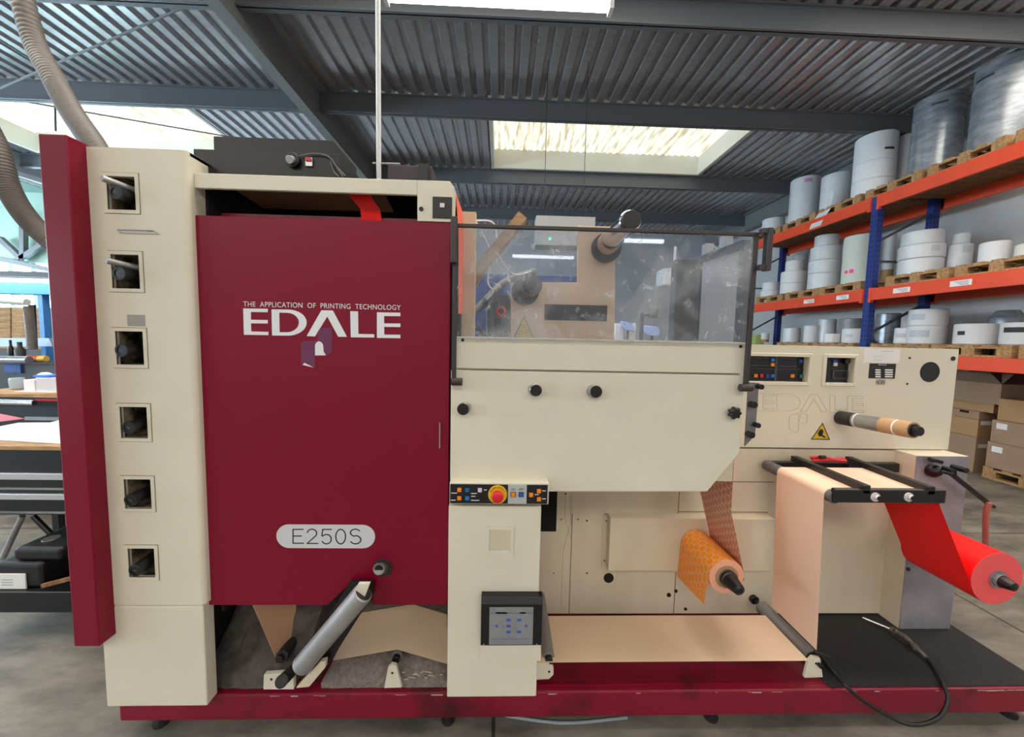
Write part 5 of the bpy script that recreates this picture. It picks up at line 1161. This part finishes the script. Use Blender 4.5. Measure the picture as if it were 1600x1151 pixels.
for i, (x, y, m_, lb) in enumerate(((-3.95, 3.5, white, 'white paper on the wooden top of the tool trolley'), (-3.6, 3.42, mat('amber_paper', 'c58a3c', .6), 'amber brown paper strip on the tool trolley'))):
    k_ = M(); k_.box(x - .2, x + .2, y - .12, y + .1, z3 + .001 + .002 * i, z3 + .002 + .002 * i); tag(k_.build('loose_paper', m_), lb, 'paper sheet')
# grey machine further back
YM = 4.3
mc = thing('grey_machine', (P(30, 600, YM).x, YM + .4, 0), 'low dark grey machine with pale hood and long silver roller at far left', 'machine')
xm1 = P(112, 560, YM).x; xm0 = P(-40, 560, YM).x
k_ = M(); k_.box(xm0, xm1, YM, YM + .5, 0, P(60, 567, YM).z); k_.build('machine_body', dgrey, mc, bevel=.01)
k_ = M(); k_.box(P(8, 570, YM - .01).x, P(36, 583, YM).x, YM - .02, YM, P(20, 582, YM).z, P(20, 568, YM).z); k_.build('blue_panel', bluem, mc)
k_ = M(); k_.cyl(P(-40, 561, YM - .1), P(46, 562, YM - .1), .04, 20); k_.build('silver_roller', steel, mc)
k_ = M(); zh = P(40, 541, YM + .3).z; k_.px([(-40, 541), (82, 541), (76, 528), (-40, 528)], YM + .3, .18); k_.build('hood', mat('pale_blue_hood', '9fb3cc', .4, metal=.3), mc)
k_ = M(); k_.box(P(-40, 545, YM + .35).x, P(-30, 545, YM + .35).x + .05, YM + .35, YM + .4, P(60, 567, YM).z, zh); k_.box(P(84, 545, YM + .35).x, P(84, 545, YM + .35).x + .05, YM + .35, YM + .4, P(60, 567, YM).z, zh); k_.build('hood_support', dgrey, mc)
zm_ = P(60, 567, YM).z + .001
def standing(name, x0, x1, y0, m_, label, cat, Y=YM + .1):
    a, b = P(x0, y0, Y), P(x1, y0, Y); r = (b.x - a.x) / 2; H = a.z - zm_; k_ = M(); c = ((a.x + b.x) / 2, Y + r)
    k_.lathe((*c, zm_), (*c, a.z), [(0, r * .9), (.004, r), (H * .6, r), (H * .75, r * .45), (H, r * .45)], 18); return tag(k_.build(name, m_), label, cat)
standing('dark_bottle', 8, 15, 531, black, 'dark bottle standing on the grey machine', 'bottle')
standing('dark_canister', 16, 29, 534, dgrey, 'dark grey canister standing on the grey machine beside the bottle', 'canister')
a, b = P(42, 549, YM + .15), P(60, 549, YM + .15); k_ = M(); zc = zm_ + .036; k_.cyl((a.x, a.y, zc), (b.x, a.y, zc), .035, 20); t = k_.build('tape_roll', mat('red_orange_tape', 'c2543e', .5)); tag(t, 'red and yellow cylinder lying on the grey machine', 'cylinder')
k_ = M(); c2_ = P(72, 549, YM + .15); k_.cyl((b.x + .001, a.y, zc), (c2_.x, a.y, zc), .034, 20); k_.build('yellow_end', mat('yellow_tape', 'e0b84e', .5), t)
# stacked timber
YS_ = 5.6
for i, (x0, x1) in enumerate(((-30, 17), (18, 82))):
    for j in range(5):
        y0 = 481 + 9.6 * j; a, b = P(x0, y0, YS_), P(x1 + (8 if x1 > 50 else 0), y0, YS_); a.z = P(40, y0, YS_).z; b.z = P(40, y0 + 9.6, YS_).z + .002
        if j == 4: zb_ = 0
        k_ = M(); k_.box(a.x, b.x - .01, YS_, YS_ + .6, (b.z if j < 4 else .9 * b.z), a.z)
        t = k_.build('timber_plank', wood); tag(t, '%s pale timber plank of the %s timber stack at far left' % (('topmost', 'second', 'third', 'fourth', 'lowest visible')[j], ('left', 'right')[i]), 'plank', 'stacked timber'); 
a, b = P(-30, 529, YS_), P(92, 529, YS_); k_ = M(); k_.box(a.x, b.x, YS_, YS_ + .6, 0, .9 * P(40, 529, YS_).z - .002); k_.build('timber_stand', dgrey); tag(bpy.data.objects['timber_stand'], 'dark support under the stacked timber at far left', 'stand')
# blue steel gantry with lamp
YG = 4.9
g_ = thing('blue_gantry', (P(61, 500, YG).x, YG, 0), 'sky blue steel gantry with a blue post and a wide beam at far left', 'gantry')
a, b = P(-80, 440, YG), P(110, 459, YG); k_ = M(); k_.box(a.x, b.x, YG, YG + .12, P(30, 459, YG).z, P(30, 441, YG).z); k_.build('beam', skyblue, g_, bevel=.004)
for x in (58,): a_ = P(x, 500, YG); k_ = M(); k_.box(a_.x, a_.x + .055, YG + .02, YG + .1, 0, P(30, 459, YG).z); k_.build('post', mat('mid_blue_post', '3f86cf', .45), g_)
k_ = M(); a_ = P(110, 500, YG); k_.box(a.x, a.x + .06, YG + .02, YG + .1, 0, P(30, 459, YG).z); k_.build('post', bluem, g_)
q0, q1 = P(-80, 438, YG - .1), P(110, 438, YG - .1); lt = thing('strip_lamp', (q0.x + 1, YG - .1, P(30, 440, YG - .1).z), 'long lit strip lamp along the sky blue beam at far left', 'lamp')
k_ = M(); k_.cyl((q0.x, YG - .05, P(30, 438, YG).z), (q1.x, YG - .05, P(30, 438, YG).z), .018, 14); k_.build('tube', tube_m, lt); k_ = M(); k_.box(q0.x, q1.x, YG - .08, YG + .04, P(30, 434, YG).z + .005, P(30, 425, YG).z); k_.build('housing', dgrey, lt)
# white pipes and grey duct near the gantry
k_ = M(); k_.cyl(P(-40, 466, 4.2), P(43, 472, 4.2), .036, 18); tag(k_.build('white_pipe', lampbody), 'white horizontal pipe below the sky blue beam', 'pipe')
duct([(44, 478, 4.4), (46, 500, 4.4), (50, 545, 4.4)], .038, 'short grey ribbed duct hanging beside the blue post')
k_ = M(); k_.tube([P(50, 476, 4.45), P(53, 545, 4.45)], .03, 10); tag(k_.build('black_pipe', black), 'black vertical pipe between the short duct and the blue post', 'pipe')
# bright rear window band behind the timber on the left, set in a partition wall
YQ = 7.6
a, b = P(-250, 400, YQ), P(240, 530, YQ); xa_, xb_ = XL + .01, P(230, 470, YQ).x
w0, w1 = P(30, 477, YQ).z, P(30, 462, YQ).z - .0
k_ = M(); k_.box(xa_, xb_, YQ, YQ + .1, 0, w0 - .03); k_.box(xa_, xb_, YQ, YQ + .1, P(30, 410, YQ).z, P(30, 300, YQ).z); k_.box(xa_, xb_, YQ, YQ + .1, P(30, 437, YQ).z, P(30, 430, YQ).z)
for x in range(-20, 240, 36): p = P(x, 470, YQ); k_.box(p.x, p.x + .09, YQ + .001, YQ + .099, w0 - .35, P(30, 410, YQ).z)
k_.build('wall_partition', mint)['kind'] = 'structure'
bpy.data.objects['wall_partition'].name = 'wall_middle'
struct(M().box(xa_, xb_, YQ + .12, YQ + .13, w0 - .35, P(30, 410, YQ).z).build('window_9', winm))
for a_, b_ in (((0, 372, 7.5), (34, 404, 7.5)), ((34, 404, 7.5), (70, 380, 7.5)), ((0, 404, 7.5), (90, 424, 7.5)), ((37, 330, 7.5), (37, 405, 7.5)), ((0, 262, 7.5), (90, 290, 7.5))):
    k_ = M(); k_.bar(P(*a_), P(*b_), .08, .08, (0, 1, 0)); trim(k_, beamm)

# ================================================================== BEHIND THE CLEAR GUARD
k_ = M(); k_.bar(P(716, 462, 2.0), P(816, 340, 2.0), .05, .10, (0, 1, 0)); k_.bar(P(724, 470, 2.03), P(770, 392, 2.03), .04, .05, (0, 1, 0)); o = k_.build('wooden_plank', plankw); tag(o, 'pale wooden plank leaning diagonally behind the clear guard', 'plank')
bmch = thing('blue_machine', (P(770, 500, 2.9).x, 3.1, 0), 'dull blue machine panel seen low through the left of the clear guard', 'machine')
a, b = P(735, 428, 2.9), P(905, 560, 2.9); k_ = M(); k_.box(a.x, b.x, 2.9, 3.3, 0, P(800, 428, 2.9).z); k_.build('panel', tarpb, bmch, bevel=.006)
a, b = P(772, 460, 2.88), P(800, 540, 2.88); k_ = M(); k_.box(a.x, b.x, 2.84, 2.9, b.z, a.z); pn_ = k_.build('control_face', dgrey, bmch, bevel=.004)
c = P(783, 486, 2.84); k_ = M(); k_.ring((c.x, 2.83, c.z), (c.x, 2.84, c.z), .035, .022, 24); k_.build('gauge', redtool, pn_); c = P(778, 502, 2.84); M().cyl((c.x, 2.84, c.z), (c.x, 2.8, c.z), .03, 18).build('knob', black, pn_)
k_ = M(); k_.cyl(P(766, 540, 2.3), P(766, 470, 2.3), .025, 16); k_.cyl(P(766, 473, 2.3), P(766, 466, 2.3), .045, 20); o = k_.build('valve_post', dgrey); tag(o, 'dark knob-topped post behind the left of the clear guard', 'post')
for i, (pts, r, m_, lb) in enumerate(((((715, 510, 2.2), (752, 476, 2.3), (790, 440, 2.4), (835, 424, 2.5)), .022, hose_m, 'grey ribbed hose rising to the right behind the guard'),
     (((742, 344, 1.95), (760, 378, 2.0), (766, 400, 2.0), (762, 440, 2.0), (770, 455, 2.0), (760, 468, 2.0)), .005, white, 'thin white cable hanging in a wavy line behind the guard'),
     (((740, 345, 1.95), (772, 350, 2.0), (780, 400, 2.0), (802, 428, 2.1), (830, 424, 2.2)), .004, white, 'thin white cable sagging towards the hub behind the guard'),
     (((726, 500, 1.9), (744, 510, 2.0), (758, 524, 2.0), (764, 540, 2.0)), .012, black, 'black hose low in the left corner behind the guard'))):
    k_ = M(); sp = smooth_pts([P(*p) for p in pts], 14); k_.tube(sp, r, 12, rads=[r * (1 + (.08 * math.sin(q_ * 2.2) if i == 0 else 0)) for q_ in range(len(sp))]); tag(k_.build('hose' if i in (0, 3) else 'thin_cable', m_), lb, 'hose' if i in (0, 3) else 'cable')
# grey cabinets on the right behind the guard
k_ = M(); a, b = P(1058, 405, 3.2), P(1096, 560, 3.2); k_.box(a.x, b.x, 3.2, 3.3, 0, a.z); k_.build('dark_cabinet', mat('slate_cabinet', '34363d', .5)); tag(bpy.data.objects['dark_cabinet'], 'tall dark slate cabinet behind the clear guard', 'cabinet')
gc = thing('grey_screen', (P(1130, 500, 2.6).x, 2.6, 0), 'tall light grey framed partition panel seen through the right of the guard', 'partition')
A0, A1 = P(1166, 384, 2.3), P(1097, 407, 3.1)
k_ = M(); k_.prism([(A0.x, A0.y, 0.0), (A1.x, A1.y, 0.0), (A1.x, A1.y, A1.z), (A0.x, A0.y, A0.z)], (.03, 0, 0)); k_.build('panel', mgrey, gc)
k_ = M(); k_.bar(A1 + Vector((0, 0, .01)), A0 + Vector((0, 0, .01)), .05, .05); k_.build('top_rail', dgrey, gc); k_ = M(); k_.bar((A0.x, A0.y, 0.0), A0, .05, .05, (0, 1, 0)); k_.build('side_post', dgrey, gc); k_ = M(); k_.bar((A1.x, A1.y, 0.0), A1, .05, .05, (0, 1, 0)); k_.build('side_post', dgrey, gc)
for f_ in (.15, .6): p = A1.lerp(A0, f_); k_ = M(); k_.box(p.x - .03, p.x + .03, p.y - .03, p.y + .03, p.z + .03, p.z + .11); k_.build('top_clamp', alu, gc)
hh = thing('wall_heater', (P(1050, 430, 5.6).x, 5.6, P(1050, 446, 5.6).z), 'white fan heater on a bracket pipe behind the guard', 'heater')
k_ = M(); a, b = P(1038, 418, 5.6), P(1062, 446, 5.6); k_.box(a.x, b.x, 5.6, 5.9, b.z, a.z); ho = k_.build('case', lampbody, hh, bevel=.03, seg=3)
k_ = M(); 
for j in range(5): yy = 421 + j * 4.2; p, q_ = P(1050, yy, 5.59), P(1060, yy + 1.6, 5.59); k_.box(p.x, q_.x, 5.585, 5.6, q_.z, p.z)
k_.build('louvres', dgrey, ho)
k_ = M(); p = P(1056, 418, 5.7); k_.cyl((p.x, 5.75, a.z), (p.x, 5.75, P(1056, 385, 5.75).z), .02, 12); k_.build('pipe', lampbody, hh)
# pale blue reflections in the guard, built as plates on added stands
for i, (pts, lb) in enumerate((([(970, 501), (988, 505), (992, 510), (992, 518), (976, 515), (971, 510)], 'leftmost pale blue guard reflection built as a rounded plate'), ([(1006, 508), (1026, 510), (1031, 515), (1031, 523), (1026, 526), (1010, 523), (1006, 518)], 'middle pale blue guard reflection built as a rounded plate'), ([(1048, 514), (1068, 519), (1080, 526), (1083, 534), (1062, 532), (1048, 527), (1046, 520)], 'rightmost and largest pale blue guard reflection built as a rounded plate'))):
    Y = 3.95; k_ = M(); cx = sum(p[0] for p in pts) / len(pts); t = thing('reflection_plate', (P(cx, 520, Y).x, Y, .8), lb, 'plate', 'pale blue guard reflections built as plates')
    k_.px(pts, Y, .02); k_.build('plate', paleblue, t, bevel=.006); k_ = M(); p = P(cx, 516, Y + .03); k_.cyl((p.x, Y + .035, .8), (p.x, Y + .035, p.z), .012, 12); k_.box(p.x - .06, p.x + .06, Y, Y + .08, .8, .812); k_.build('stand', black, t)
for i, (x0, x1, y0, lb) in enumerate(((962, 974, 505, 'white box on the cluttered table behind the guard, left one'), (982, 993, 505, 'white box on the cluttered table behind the guard, right one'))):
    Y = 4.0; a, b = P(x0, y0, Y), P(x1, y0 + 18, Y); k_ = M(); k_.box(a.x, b.x, Y, Y + .15, .8, a.z); tag(k_.build('white_box', white, bevel=.004), lb, 'box')
tb = thing('work_table', (P(1000, 540, 4).x, 4.2, 0), 'dark table behind the press seen low through the guard', 'table')
a, b = P(940, 530, 3.9), P(1080, 530, 3.9); k_ = M(); k_.box(a.x, b.x, 3.9, 4.6, .76, .799); k_.build('tabletop', dgrey, tb)
for x in (a.x + .05, b.x - .05):
    for y in (3.95, 4.55): M().box(x - .02, x + .02, y - .02, y + .02, 0, .76).build('leg', black, tb)
k_ = M(); c = P(1002, 520, 4.1); k_.cyl((c.x, 4.1, .8), (c.x, 4.1, P(1002, 488, 4.1).z), .02, 12); k_.cyl((c.x + .12, 4.1, P(1002, 496, 4.1).z), (c.x + .12, 4.1, P(1002, 482, 4.1).z), .05, 14); k_.bar((c.x, 4.1, P(1002, 492, 4.1).z), (c.x + .12, 4.1, P(1002, 492, 4.1).z), .02, .02); tag(k_.build('drill_stand', dgrey), 'dark drill-like stand on the table behind the guard', 'stand')
# pale shutters on the far wall
for i, (x0, x1, y0, y1, lb) in enumerate(((1020, 1056, 475, 515, ''),)):
    a, b = P(x0, y0, YBK), P(x1, y1, YBK); o = M().box(a.x, b.x, YBK - .06, YBK, b.z, a.z).build('door_1', mat('pale_shutter', 'c9c7be', .6)); struct(o)
